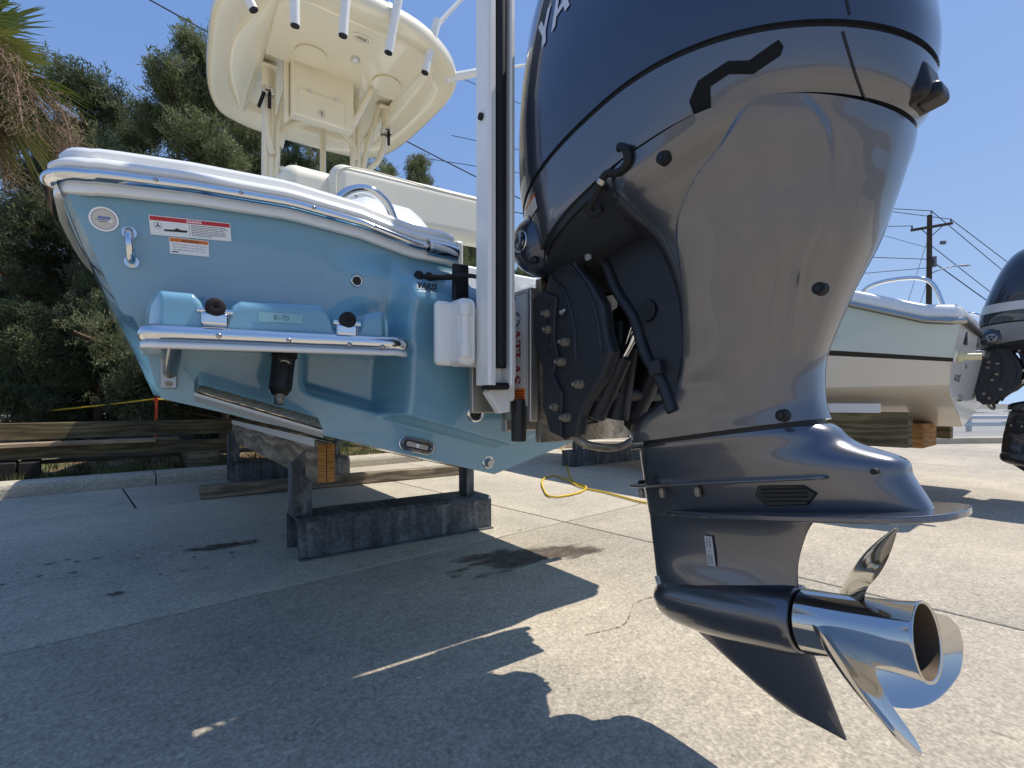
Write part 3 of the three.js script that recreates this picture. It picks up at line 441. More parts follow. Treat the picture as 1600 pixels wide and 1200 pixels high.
// ------------------------------------------------------------------ jack plate between transom and outboard
{
  const j = boatThing('jack_plate', 'grey aluminium lifting plate carrying the outboard on the blue transom', 'jack plate');
  mesh('transom_plate', rbox(0.50, 0.44, 0.03, 0.165, 0.93, 0.215, 0.004), M.alu, j);
  mesh('motor_plate', rbox(0.40, 0.50, 0.03, 0.16, 0.93, 0.335, 0.004), M.dirtyAlu, j);
  for (const [x, n] of [[-0.07, 0], [0.385, 1]]) {
    const s = mesh('side_rail', rbox(0.03, 0.40, 0.15, x, 0.945, 0.28, 0.004), M.alu, j);
    mesh('guide_tube', rod([x - 0.005 + (n ? -0.03 : -0.02), 0.81, 0.31], [x - 0.005 + (n ? -0.03 : -0.02), 0.685, 0.31], 0.0235, 0.0225, 24), M.black, s);
    const m = mesh('side_label', new THREE.PlaneGeometry(0.115, 0.345), P({ roughness: 0.4, map: canvasTex(256, 768, (c, w, h) => {
      c.fillStyle = '#d3d2cd'; c.fillRect(0, 0, w, h); c.strokeStyle = '#3a3a3c'; c.lineWidth = 6; c.strokeRect(12, 12, w - 24, h - 24); c.fillStyle = '#2d55a0'; c.fillRect(30, 20, 90, 84);
      c.fillStyle = '#6e7174'; c.beginPath(); c.arc(120, 178, 52, 0, 7); c.fill(); c.fillStyle = '#e8e8e4'; c.fillRect(76, 166, 88, 16); c.fillRect(100, 150, 40, 60);
      c.save(); c.translate(64, 236); c.rotate(Math.PI / 2); c.fillStyle = '#b3323c'; c.font = 'bold 150px serif'; c.strokeStyle = '#5c1f24'; c.lineWidth = 3; c.fillText('ATLAS', 0, 0, 392); c.strokeText('ATLAS', 0, 0, 392); c.restore();
      c.fillStyle = '#e0742a'; c.fillRect(34, 652, 190, 90); c.fillStyle = '#7a2f10'; for (let i = 0; i < 4; i++) c.fillRect(48, 668 + i * 18, 160, 6);
    }) }), s);
    m.rotation.y = n ? Math.PI / 2 : -Math.PI / 2; m.position.set(x + (n ? 0.0162 : -0.0162), 0.965, 0.287);
  }
  mesh('cross_tube', rod([-0.05, 0.78, 0.29], [0.37, 0.78, 0.29], 0.02), M.black, j);
  mesh('shackle', tube([[0.14, 0.78, 0.354], [0.15, 0.75, 0.36], [0.19, 0.74, 0.362], [0.14, 0.735, 0.362]], 0.0035, 20, 6), M.rubber, j);
}

// ------------------------------------------------------------------ shallow-water anchor on the port side of the motor
{
  const a = boatThing('shallow_water_anchor', 'tall white folding shallow water anchor with dark rod beside the motor', 'anchor');
  const zc = 0.345, x0 = -0.248, x1 = -0.16;
  const U = [[x0, -0.03], [x0, 0.03], [x0 + 0.008, 0.036], [x0 + 0.022, 0.036], [x0 + 0.024, 0.03], [x0 + 0.024, -0.012], [x1 - 0.014, -0.012], [x1 - 0.014, 0.032], [x1 - 0.010, 0.036], [x1, 0.034], [x1, -0.03]];
  const gg = prism(U.map(([x, z]) => [x, -z]).reverse(), 2.1, 0.0015).rotateX(-Math.PI / 2).translate(0, 0.85, zc);
  mesh('outer_arm', gg, M.whitePaint, a);
  mesh('inner_arm', rbox(0.046, 0.62, 0.018, -0.2, 1.86, zc + 0.01, 0.004), M.darkRod, a);
  const rodm = mesh('anchor_rod', rod([-0.199, 0.905, zc + 0.014], [-0.199, 2.7, zc + 0.014], 0.0195, 0.0195, 20), M.darkRod, a);
  mesh('rod_guide', join([rbox(0.056, 0.13, 0.03, -0.199, 0.965, zc - 0.002, 0.004), rbox(0.056, 0.16, 0.028, -0.199, 1.93, zc, 0.004)]), M.black, a);
  mesh('bump_stop', join([rbox(0.07, 0.02, 0.05, -0.205, 0.848, zc + 0.004, 0.008, 2)]), M.rubber, a);
  const mk = mesh('mounting_head', join([rbox(0.055, 0.19, 0.09, -0.28, 1.0, 0.285, 0.02, 3), rbox(0.18, 0.17, 0.06, -0.2, 0.99, 0.275, 0.018, 3), rbox(0.07, 0.06, 0.05, -0.15, 0.835, 0.3, 0.012, 2), rbox(0.03, 0.24, 0.03, -0.14, 0.99, 0.33, 0.012, 2)]), M.whitePaint, a);
  mesh('hydraulic_cover', rbox(0.085, 0.185, 0.03, -0.305, 1.0, 0.25, 0.028, 4), M.whitePaint, mk);
  mesh('hydraulic_cylinder', join([rod([-0.29, 0.96, 0.325], [-0.29, 1.045, 0.325], 0.0145), rod([-0.29, 1.045, 0.325], [-0.29, 1.075, 0.325], 0.019), rod([-0.29, 0.93, 0.325], [-0.29, 0.965, 0.325], 0.018)]), M.whitePaint, mk);
  mesh('lower_bracket', prism([[-0.17, 0.855], [-0.13, 0.85], [-0.11, 0.83], [-0.11, 0.775], [-0.145, 0.77], [-0.19, 0.83]], 0.03, 0.004).translate(-0.03, 0, 0.3), M.whitePaint, a);
  mesh('adapter_plate', rbox(0.16, 0.3, 0.02, -0.14, 0.92, 0.235, 0.004), M.alu, a);
  mesh('pivot_pin', rod([x0 - 0.008, 1.6, zc], [x0, 1.6, zc], 0.01), M.rubber, a);
  const a2 = a.clone(); a2.name = numbered('shallow_water_anchor'); scene.add(a2); a2.scale.x = -1; a2.position.copy(V(0.2, 0, -0.04).applyAxisAngle(V(0, 1, 0), TH).add(BO)); // its twin on the far side
  tag(a2, 'twin white folding anchor on the far side of the motor', 'anchor');
}

// ------------------------------------------------------------------ outboard motors; motor frame: x starboard, y up, z aft
function outboard(g, o) {
  let n = o.detail ? 400 : 72;
  // horizontal ring: front z, rear z, half width, front and rear roundness, place of the widest section, bow (the ring sags with distance from zc)
  const ring = (y, zf, zr, w, pf, pr, um, bow = 0, zc = 0.55) => {
    const half = []; const m = n / 2;
    for (let i = 0; i <= m; i++) { const u = 0.5 - 0.5 * Math.cos(Math.PI * i / m); const z = lerp(zf, zr, u); const x = u < um ? w * Math.pow(Math.max(0, 1 - Math.pow(1 - u / um, pf)), 1 / pf) : w * Math.pow(Math.max(0, 1 - Math.pow((u - um) / (1 - um), pr)), 1 / pr); half.push([x, y - bow * (z - zc) * (z - zc) * (z < zc ? 0.3 : 1), z]); }
    const L = half.map(p => [-p[0], p[1], p[2]]); return L.concat(half.slice(1, -1).reverse());
  };
  const stack = (T, ys, f) => ys.map(y => { const r = tabS(T, y); const q = ring(y, ...r); return f ? q.map(f) : q; });
  const ys = (a, b, k) => Array.from({ length: k + 1 }, (_, i) => lerp(a, b, i / k));
  const side = (x, d) => x < 0 ? x - d : x + d;
  const gauss = (d, s) => Math.exp(-d * d / (2 * s * s));
  // apron
  const AP = [[-0.36, 0.265, 0.735, 0.1, 3.2, 2.6, 0.5, 0, 0.64], [-0.325, 0.265, 0.732, 0.102, 3.2, 2.6, 0.5, 0, 0.64], [-0.30, 0.29, 0.733, 0.105, 3.2, 2.6, 0.5, 0, 0.64], [-0.255, 0.41, 0.74, 0.11, 3.5, 2.5, 0.42, 0, 0.64], [-0.22, 0.455, 0.752, 0.118, 4, 2.4, 0.36, 0, 0.64], [-0.12, 0.485, 0.81, 0.14, 4, 2.4, 0.33, 0.05, 0.64], [-0.02, 0.5, 0.873, 0.17, 4, 2.4, 0.33, 0.2, 0.64], [0.08, 0.48, 0.915, 0.205, 3.5, 2.2, 0.34, 0.5, 0.64], [0.15, 0.43, 0.935, 0.235, 3.2, 2.2, 0.38, 0.75, 0.64], [0.2, 0.39, 0.948, 0.255, 3, 2.2, 0.42, 0.9, 0.64], [0.236, 0.365, 0.957, 0.268, 3, 2.2, 0.44, 0.94, 0.64]];
  const crZ = [[-0.24, 0.49], [-0.19, 0.505], [-0.03, 0.56], [0.08, 0.6], [0.135, 0.67], [0.165, 0.735], [0.2, 0.79]], stZ = [[-0.24, 0.72], [-0.2, 0.735], [-0.07, 0.79], [0.0, 0.84], [0.12, 0.88], [0.2, 0.865]], grZ = [[-0.2, 0.795], [-0.15, 0.82], [0, 0.895], [0.1, 0.935], [0.2, 0.95]];
  const apF = p => { // cheek, raised flank panel with a sharp front edge, soft rear step, long narrow groove with a pocket
    let [x, y, z] = p; if (Math.abs(x) > 0.03) {
      const c1 = z - tabS(crZ, y)[0], c2 = z - tabS(stZ, y)[0], c3 = z - tabS(grZ, y)[0], on = sstep(0.03, 0.08, Math.abs(x));
      const cheek = 0.026 * gauss(z - 0.53, 0.06) * gauss(y - 0.18, 0.045);
      const edge = -0.02 * sstep(0.007, -0.011, c1) * sstep(-0.24, -0.12, y) * sstep(0.215, 0.15, y) * sstep(0.3, 0.1, y);
      const step = -0.0045 * sstep(-0.004, 0.006, c2) * sstep(-0.22, -0.15, y) * sstep(0.2, 0.14, y);
      const groove = -0.009 * gauss(c3, 0.008) * sstep(-0.15, -0.13, y) * sstep(0.12, 0.08, y), pocket = -0.009 * sstep(0.03, 0.015, Math.abs(y + 0.175) + Math.abs(z - 0.808) * 0.9);
      x = side(x, (cheek + edge + step + groove + pocket) * on);
    } return [x, y, z];
  };
  const apron = mesh('apron', loft(stack(AP, ys(-0.358, 0.234, o.detail ? 240 : 50), apF), true, true, 1.25), o.paint, g);
  n = o.detail ? 168 : 72;
  // pan and cowl
  const PN = [[0.2, 0.1, 0.948, 0.245, 2.6, 2.2, 0.46, 0.9, 0.64], [0.242, 0.055, 0.958, 0.269, 2.6, 2.2, 0.46, 0.94, 0.64], [0.30, 0.03, 0.982, 0.279, 2.6, 2.25, 0.47, 0.8, 0.58], [0.378, 0.02, 1.004, 0.288, 2.6, 2.3, 0.48, 0.6, 0.52]];
  const pan = mesh('lower_cowling', loft(stack(PN, ys(0.246, 0.372, 14)), true, true, 0.6), o.pan ?? o.paint, g);
  mesh('pan_underside', loft(stack([[0.14, 0.16, 0.62, 0.17, 2.6, 2.6, 0.5, 0.3, 0.5], [0.2, 0.08, 0.8, 0.235, 2.6, 2.2, 0.5, 0.7, 0.6], [0.245, 0.06, 0.94, 0.26, 2.6, 2.2, 0.46, 0.94, 0.64]], ys(0.14, 0.245, 10)), true, false), M.casting, g);
  mesh('seam', loft(stack([[0.22, 0.07, 0.945, 0.26, 2.6, 2.2, 0.45, 0.94, 0.64], [0.26, 0.06, 0.953, 0.266, 2.6, 2.2, 0.46, 0.92, 0.64]], ys(0.225, 0.258, 3)), false, false), M.black, g);
  mesh('seam', loft(stack([[0.36, 0.028, 0.997, 0.283, 2.6, 2.3, 0.48, 0.6, 0.52], [0.4, 0.028, 0.998, 0.284, 2.6, 2.3, 0.48, 0.6, 0.52]], ys(0.36, 0.395, 3)), false, false), M.rubber, g);
  const CW = [[0.38, 0.018, 1.005, 0.289, 2.6, 2.3, 0.48, 0.6, 0.52], [0.45, 0.02, 1.02, 0.296, 2.6, 2.3, 0.48, 0.55, 0.52], [0.6, 0.05, 1.025, 0.3, 2.6, 2.3, 0.48, 0.4, 0.52], [0.78, 0.1, 1.0, 0.288, 2.5, 2.5, 0.5, 0.25, 0.52], [0.9, 0.15, 0.95, 0.262, 2.4, 2.4, 0.5, 0.2, 0.52], [0.97, 0.2, 0.92, 0.22, 2.3, 2.3, 0.5, 0.2, 0.52], [1.01, 0.27, 0.84, 0.15, 2.2, 2.2, 0.5, 0.2, 0.52], [1.025, 0.35, 0.75, 0.07, 2, 2, 0.5, 0.2, 0.52]];
  const cowl = mesh('top_cowling', loft(stack(CW, ys(0.384, 1.025, 46)), true, true, 0.6), o.cowl, g);
  if (o.stripe) mesh('stripe', loft(stack(CW, ys(0.47, 0.54, 6)).map(r => r.map(([x, y, z]) => [x * 1.006, y, 0.53 + (z - 0.53) * 1.006])), false, false, 1.2), o.stripe, g);
  // rear grille block with latch
  mesh('rear_latch', join([rbox(0.08, 0.07, 0.05, 0, 0.19, 0.975, 0.016, 3), rbox(0.05, 0.03, 0.04, 0, 0.165, 0.99, 0.01, 2)]), M.black, g);
  mesh('rear_panel', join([rbox(0.11, 0.2, 0.02, 0, 0.44, 1.003, 0.008, 2)]), M.black, g);
  // lower housing, plates, strut, torpedo, skeg
  const LU = [[-0.55, 0.262, 0.875, 0.052, 2.4, 3.2, 0.45, 0], [-0.53, 0.262, 0.872, 0.06, 2.4, 3.2, 0.45, 0], [-0.478, 0.264, 0.853, 0.071, 2.5, 3.2, 0.42, 0], [-0.447, 0.268, 0.846, 0.075, 2.6, 3, 0.42, 0], [-0.41, 0.272, 0.775, 0.081, 2.7, 2.8, 0.42, 0], [-0.378, 0.276, 0.748, 0.087, 2.8, 2.7, 0.45, 0], [-0.368, 0.28, 0.735, 0.087, 2.8, 2.7, 0.45, 0]];
  const lu = mesh('gear_housing', loft(stack(LU, ys(-0.55, -0.368, 30)), true, true, 0.5), o.paint, g);
  mesh('seam', loft(stack([[-0.372, 0.29, 0.725, 0.083, 2.8, 2.7, 0.45, 0], [-0.35, 0.29, 0.725, 0.083, 2.8, 2.7, 0.45, 0]], [-0.372, -0.35]), false, false), M.black, g);
  const plate = (name, ol, y0, y1, mat) => mesh(name, prism(new THREE.CatmullRomCurve3(ol.map(([z, x]) => V(x, -z, 0)), true, 'centripetal').getPoints(90).slice(0, 90).map(p => [p.x, p.y]), y1 - y0, 0.0025).rotateX(-Math.PI / 2).translate(0, y0, 0), mat, g);
  const mir = h => h.map(([z, x]) => [z, -x]).concat(h.slice().reverse().map(([z, x]) => [z, x]));
  plate('anti_ventilation_plate', mir([[0.33, 0.03], [0.42, 0.068], [0.55, 0.098], [0.75, 0.116], [0.85, 0.11], [0.905, 0.07], [0.918, 0.02]]), -0.547, -0.535, o.paint);
  plate('spray_plate', mir([[0.235, 0.015], [0.27, 0.08], [0.4, 0.098], [0.55, 0.095], [0.7, 0.088], [0.74, 0.08]]), -0.472, -0.466, o.paint);
  plate('spray_plate', mir([[0.24, 0.01], [0.28, 0.07], [0.34, 0.09], [0.40, 0.09]]), -0.374, -0.37, M.black);
  const ST = [[-0.76, 0.262, 0.62, 0.05, 2, 2, 0.4, 0], [-0.70, 0.257, 0.622, 0.044, 2, 1.6, 0.38, 0], [-0.65, 0.257, 0.63, 0.036, 2, 1.5, 0.38, 0], [-0.607, 0.257, 0.647, 0.035, 2, 1.5, 0.38, 0], [-0.57, 0.258, 0.668, 0.037, 2, 1.6, 0.38, 0], [-0.54, 0.26, 0.70, 0.044, 2, 1.8, 0.38, 0]];
  mesh('strut', loft(stack(ST, ys(-0.76, -0.54, 26)), true, true, 0.5), o.paint, g);
  const tp = mesh('torpedo', new THREE.LatheGeometry([[0, 0.25], [0.02, 0.254], [0.036, 0.264], [0.05, 0.285], [0.06, 0.32], [0.068, 0.38], [0.0715, 0.46], [0.0715, 0.6], [0.069, 0.618], [0.062, 0.622], [0, 0.622]].map(([r, z]) => new THREE.Vector2(Math.max(r, 0.0001), z)), 56).rotateX(Math.PI / 2).translate(0, -0.762, 0), o.paint, g);
  mesh('skeg', (() => { // tapered blade
    const top = [[0.30, -0.79], [0.62, -0.81]], bot = [[0.565, -0.967], [0.664, -0.976]];
    const R = []; for (let k = 0; k <= 10; k++) { const t = k / 10; const zf = tab([[0, 0.30], [0.2, 0.345], [0.75, 0.505], [0.93, 0.575], [1, 0.66]], t)[0], zr = lerp(0.622, 0.666, t), y = lerp(-0.79, -0.976, t), w = lerp(0.014, 0.004, t); R.push(ring(y, zf, zr, w, 1.6, 1.6, 0.4)); }
    return loft(R, true, true, 0.5);
  })(), o.paint, g);
  for (const z of [0.305, 0.37, 0.47]) mesh('bolt', rbox(0.012, 0.024, 0.012, -0.078, -0.488, z, 0.003), M.bolt, g);
  const wi = mesh('water_intake', (() => { const s = [[0.61, -0.478], [0.70, -0.482], [0.72, -0.5], [0.70, -0.52], [0.62, -0.522], [0.6, -0.5]]; return sidePlate(s, -0.0705, -0.06, 0.002); })(), M.black, g);
  for (let k = 0; k < 4; k++) mesh('louvre', rbox(0.004, 0.003, 0.09, -0.0712, -0.488 - k * 0.008, 0.66, 0.001), M.rubber, wi);
  const anode = (z, y, w, h, rot, x) => { const t = canvasTex(96, 256, (c, W, H) => { c.fillStyle = '#b9bab8'; c.fillRect(0, 0, W, H); c.fillStyle = '#45464a'; c.font = '15px sans-serif'; for (let i = 0; i < 7; i++) { c.fillRect(18, 18 + i * 12, 22, 5); c.fillRect(52, 18 + i * 12, 26, 5); c.fillRect(18, 160 + i * 12, 26, 5); c.fillRect(52, 160 + i * 12, 22, 5); } c.beginPath(); c.arc(50, 132, 7, 0, 7); c.fill(); }); const m = mesh('sensor_plate', metreUV(rbox(0.004, h, w, 0, 0, 0, 0.0015, 1), 1), P({ map: t, metalness: 0.3, roughness: 0.5 }), g); const gg = m.geometry, p = gg.attributes.position, uv = gg.attributes.uv; for (let i = 0; i < p.count; i++) uv.setXY(i, p.getZ(i) / w + 0.5, p.getY(i) / h + 0.5); m.position.set(x, y, z); m.rotation.set(rot, 0, 0); m.rotation.y = 0.02; };
  if (o.detail) { anode(0.452, -0.628, 0.02, 0.068, 0.02, -0.0385); anode(0.283, -0.722, 0.015, 0.036, -0.2, -0.031); }
  // screws
  for (const [x, y, z, r] of [[-0.102, -0.345, 0.7, 0.011], [-0.13, -0.135, 0.815, 0.011], [-0.258, 0.19, 0.63, 0.0125], [-0.075, -0.462, 0.825, 0.005], [-0.079, -0.46, 0.31, 0.005]]) { const s = mesh('screw', new THREE.CylinderGeometry(r, r * 1.1, 0.016, 20).rotateZ(Math.PI / 2).translate(x, y, z), M.rubber, g); mesh('socket', new THREE.CylinderGeometry(r * 0.5, r * 0.5, 0.002, 6).rotateZ(Math.PI / 2).translate(x - 0.009, y, z), M.black, s); }
  // propeller
  const pr = mesh('propeller_hub', new THREE.LatheGeometry([[0.06, 0.627], [0.063, 0.63], [0.0615, 0.7], [0.0625, 0.79], [0.066, 0.822], [0.0675, 0.826], [0.066, 0.829], [0.062, 0.826]].map(([r, z]) => new THREE.Vector2(r, z)), 64).rotateX(Math.PI / 2).translate(0, -0.762, 0), M.prop, g);
  mesh('hub_bore', new THREE.LatheGeometry([[0.0622, 0.8262], [0.059, 0.79], [0.056, 0.66], [0.02, 0.65], [0.0001, 0.65]].map(([r, z]) => new THREE.Vector2(r, z)), 48).rotateX(Math.PI / 2).translate(0, -0.762, 0), M.propInside, pr);
  for (let b = 0; b < 3; b++) {
    const a0 = THREE.MathUtils.degToRad(o.blade + b * 120);
    const surf = (t, s, off) => { // t root..tip, s leading..trailing
      const r = lerp(0.056, 0.193, t), ch = t < 0.55 ? lerp(1.15, 1.38, Math.sin(t / 0.55 * Math.PI / 2)) : 1.38 * Math.pow(Math.max(0.001, 1 - Math.pow((t - 0.55) / 0.45, 2.3)), 0.5), c = s * ch, sk = 0.12 * t * t - 0.06;
      const th = a0 + sk + c, z = 0.715 + c * 0.062 + 0.1 * t * t + off; return [r * Math.cos(th), -0.762 + r * Math.sin(th), z];
    };
    const th = t => lerp(0.0045, 0.0015, t);
    mesh('blade', join([grid(44, 24, (u, v) => surf(1 - Math.pow(1 - u, 1.7), v - 0.5, th(u) * (1 - Math.pow(2 * v - 1, 4)))), grid(44, 24, (u, v) => surf(1 - Math.pow(1 - u, 1.7), v - 0.5, -th(u) * (1 - Math.pow(2 * v - 1, 4))))]), M.prop, pr);
  }
  // clamp bracket, swivel bracket, tilt gear
  for (const s of [-1, 1]) {
    const x0 = s < 0 ? -0.165 : 0.13, x1 = x0 + 0.035;
    const out = [[0.115, 0.31], [0.19, 0.30], [0.245, 0.22], [0.26, 0.13], [0.30, 0.07], [0.335, 0.0], [0.335, -0.08], [0.345, -0.13], [0.30, -0.19], [0.24, -0.235], [0.205, -0.27], [0.185, -0.32], [0.125, -0.33], [0.085, -0.29], [0.09, -0.16], [0.125, -0.1], [0.115, 0.08], [0.14, 0.16], [0.1, 0.23]];
    const cb = mesh('clamp_bracket', sidePlate(out, x0, x1, 0.008), M.casting, g);
    mesh('flange', sidePlate([[0.075, 0.1], [0.12, 0.11], [0.175, 0.07], [0.15, -0.03], [0.155, -0.1], [0.125, -0.14], [0.155, -0.2], [0.13, -0.32], [0.085, -0.3], [0.065, -0.22], [0.085, -0.13], [0.06, -0.03]], x0 - 0.012 + (s > 0 ? 0.04 : 0), x0 + 0.006 + (s > 0 ? 0.04 : 0), 0.004), M.casting, cb);
    mesh('rib', tube([[0.118, 0.27], [0.16, 0.13], [0.2, 0.08], [0.222, -0.02], [0.215, -0.12]].map(([z, y]) => [s < 0 ? x0 : x1, y, z]), 0.006, 24, 6), M.casting, cb);
    mesh('rib', tube([[0.19, 0.27], [0.225, 0.16], [0.285, 0.06], [0.31, -0.03], [0.31, -0.12]].map(([z, y]) => [s < 0 ? x0 : x1, y, z]), 0.006, 24, 6), M.casting, cb);
    for (const [z, y] of [[0.132, 0.035], [0.13, -0.012], [0.125, -0.235], [0.16, -0.27], [0.19, -0.065], [0.165, -0.115], [0.225, -0.19]]) { const X = s < 0 ? x0 - 0.01 : x1 + 0.01; mesh('bolt', join([rod([X + 0.012 * -s, y, z], [X + s * 0.008, y, z], 0.0135, 0.0125, 6), rod([X, y, z], [X + s * 0.022, y, z], 0.0065, 0.006, 10)]), M.bolt, cb); }
    for (const [z, y] of [[0.14, 0.06], [0.13, 0.012], [0.125, -0.045], [0.12, -0.075]]) mesh('hole', rod([x0 - 0.0135 + (s > 0 ? 0.055 : 0), y, z], [x0 + 0.01 + (s > 0 ? 0.04 : 0), y, z], 0.0065), M.black, cb);
  }
  const tagp = mesh('serial_plate', new THREE.PlaneGeometry(0.034, 0.02), P({ roughness: 0.5, map: canvasTex(128, 76, (c, w, h) => { c.fillStyle = '#101113'; c.fillRect(0, 0, w, h); c.fillStyle = '#d8d8d4'; c.fillRect(16, 10, 96, 26); c.fillStyle = '#111'; for (let i = 0; i < 16; i++) c.fillRect(20 + i * 6, 14, i % 3 ? 2 : 4, 18); c.fillStyle = '#a8a8a4'; c.fillRect(24, 46, 60, 8); }) }), g); tagp.rotation.y = -Math.PI / 2; tagp.position.set(-0.1675, 0.022, 0.185);
  const sw = mesh('swivel_bracket', sidePlate([[0.2, 0.24], [0.46, 0.2], [0.52, 0.1], [0.52, -0.25], [0.47, -0.31], [0.42, -0.29], [0.41, -0.2], [0.385, -0.1], [0.34, 0.02], [0.3, 0.12], [0.24, 0.17]], -0.105, 0.105, 0.02), M.casting, g);
  mesh('rib', tube([[0.255, 0.16], [0.305, 0.13], [0.335, 0.04], [0.38, -0.05], [0.4, -0.15], [0.435, -0.22], [0.455, -0.30]].map(([z, y]) => [-0.108, y, z]), 0.014, 40, 8), M.casting, sw);
  mesh('boss', rod([-0.113, -0.045, 0.425], [-0.09, -0.045, 0.425], 0.026, 0.03, 18), M.black, sw);
  mesh('bumper', rbox(0.03, 0.035, 0.035, -0.115, -0.19, 0.435, 0.005), M.casting, sw);
  const tc = mesh('tilt_lever', rbox(0.012, 0.078, 0.02, -0.165, 0.165, 0.305, 0.006, 2), P({ color: 0x8c8d8e, roughness: 0.5 }), g);
  const ram = mesh('tilt_ram', rod([-0.02, -0.28, 0.2], [-0.02, -0.09, 0.27], 0.034, 0.034, 20), M.casting, g); mesh('ram_rod', rod([-0.03, -0.1, 0.262], [-0.05, 0.04, 0.38], 0.011), M.chrome, ram);
  for (const x of [-0.09, 0.07]) { const t = mesh('trim_ram', rod([x, -0.27, 0.19], [x, -0.13, 0.31], 0.028, 0.027, 18), M.casting, g); mesh('ram_rod', rod([x, -0.15, 0.295], [x, -0.075, 0.375], 0.0095), M.chrome, t); }
  mesh('lower_cross_tube', rod([-0.15, -0.215, 0.23], [0.15, -0.215, 0.23], 0.021), M.casting, g); mesh('tilt_tube', rod([-0.15, 0.24, 0.14], [0.15, 0.24, 0.14], 0.045), M.casting, g);
  mesh('tilt_motor', join([rod([0.06, -0.27, 0.12], [0.06, 0.02, 0.16], 0.042, 0.04, 20), rod([-0.06, -0.2, 0.11], [-0.06, 0.02, 0.15], 0.035, 0.033, 18)]), M.black, g);
  mesh('anode_bar', tube([[-0.155, -0.315, 0.15], [-0.12, -0.345, 0.165], [-0.02, -0.362, 0.18], [0.06, -0.345, 0.175], [0.13, -0.315, 0.155]], 0.0115, 30, 6), M.dirtyAlu, g);
  mesh('drive_shaft_tube', rod([-0.05, -0.34, 0.56], [-0.06, 0.2, 0.62], 0.05), M.black, g);
  mesh('flush_hose', tube([[-0.262, 0.268, 0.53], [-0.28, 0.262, 0.545], [-0.288, 0.24, 0.565], [-0.284, 0.216, 0.562], [-0.28, 0.21, 0.535], [-0.282, 0.224, 0.498], [-0.28, 0.212, 0.478], [-0.275, 0.196, 0.452], [-0.268, 0.183, 0.425], [-0.262, 0.17, 0.43], [-0.258, 0.172, 0.455]], 0.0085, 60, 10), M.rubber, g);
  mesh('hose_clamp', rod([-0.2815, 0.219, 0.488], [-0.281, 0.213, 0.479], 0.0115), M.steel, g);
  // round tilt-tube cover with three-fork emblem
  for (const s of [-1, 1]) {
    const c = mesh('pivot_cover', new THREE.LatheGeometry([[0, 0.085], [0.038, 0.084], [0.062, 0.072], [0.077, 0.05], [0.083, 0.028], [0.085, 0.012], [0.088, 0.01], [0.088, 0], [0.07, -0.03]].map(([r, h]) => new THREE.Vector2(Math.max(r, 1e-4), h)), 48).rotateZ(s < 0 ? Math.PI / 2 : -Math.PI / 2).translate(s * 0.17, 0.235, 0.14), o.cowl, g);
    const X = s * 0.2555;
    const em = mesh('emblem', join([new THREE.TorusGeometry(0.029, 0.0022, 8, 40).rotateY(Math.PI / 2).translate(X, 0.235, 0.14), ...[0, 1, 2].flatMap(k => { const parts = [rbox(0.003, 0.026, 0.003, 0, 0.014, 0, 0.001), rbox(0.003, 0.012, 0.0022, 0, 0.021, -0.0055, 0.001), rbox(0.003, 0.012, 0.0022, 0, 0.021, 0.0055, 0.001), rbox(0.003, 0.003, 0.013, 0, 0.0145, 0, 0.001)]; return parts.map(p => p.rotateX(k * 2.094 + 0.1).translate(X, 0.235, 0.14)); })]), M.chrome, c);
    for (let k = 0; k < 3; k++) { const a = k * 2.094 + 0.6; mesh('finger_slot', new THREE.SphereGeometry(0.011, 12, 8).translate(s * 0.234, 0.235 + 0.07 * Math.cos(a), 0.14 + 0.07 * Math.sin(a)), M.black, c); }
  }
  // lettering and stickers that follow the cowl
  const decal = (name, target, pos, ry, roll, w, h, tex, depth = 0.12) => {
    target.updateMatrixWorld(true); const inv = g.matrixWorld.clone().invert(); const keep = g.matrixWorld.clone();
    const e = new THREE.Euler(0, ry, roll, 'YXZ'); const holder = new THREE.Mesh(target.geometry, target.material); holder.updateMatrixWorld(true);
    const dg = new DecalGeometry(holder, V(...pos), e, V(w, h, depth)); const nn = dg.attributes.normal, pp = dg.attributes.position; for (let i = 0; i < pp.count; i++) pp.setXYZ(i, pp.getX(i) + nn.getX(i) * 0.0015, pp.getY(i) + nn.getY(i) * 0.0015, pp.getZ(i) + nn.getZ(i) * 0.0015);
    return mesh(name, dg, P({ map: tex, transparent: true, roughness: name === 'grip_recess' ? 0.95 : 0.35, polygonOffset: true, polygonOffsetFactor: -2 }), target);
  };
  // panel gaps drawn as thin dark beads lying on the skin
  const gapLine = (target, yz, r = 0.0028) => {
    const hold = new THREE.Mesh(target.geometry, P({})); hold.updateMatrixWorld(true); const rc = new THREE.Raycaster(); const c = new THREE.CatmullRomCurve3(yz.map(([y, z]) => V(0, y, z))).getPoints(24), pts = [];
    for (const q of c) { rc.set(V(-2, q.y, q.z), V(1, 0, 0)); const h = rc.intersectObject(hold)[0]; if (h) pts.push(h.point.add(V(-0.0004, 0, 0))); }
    if (pts.length > 3) mesh('panel_gap', tube(pts, r, pts.length * 2, 6), M.black, target);
  };
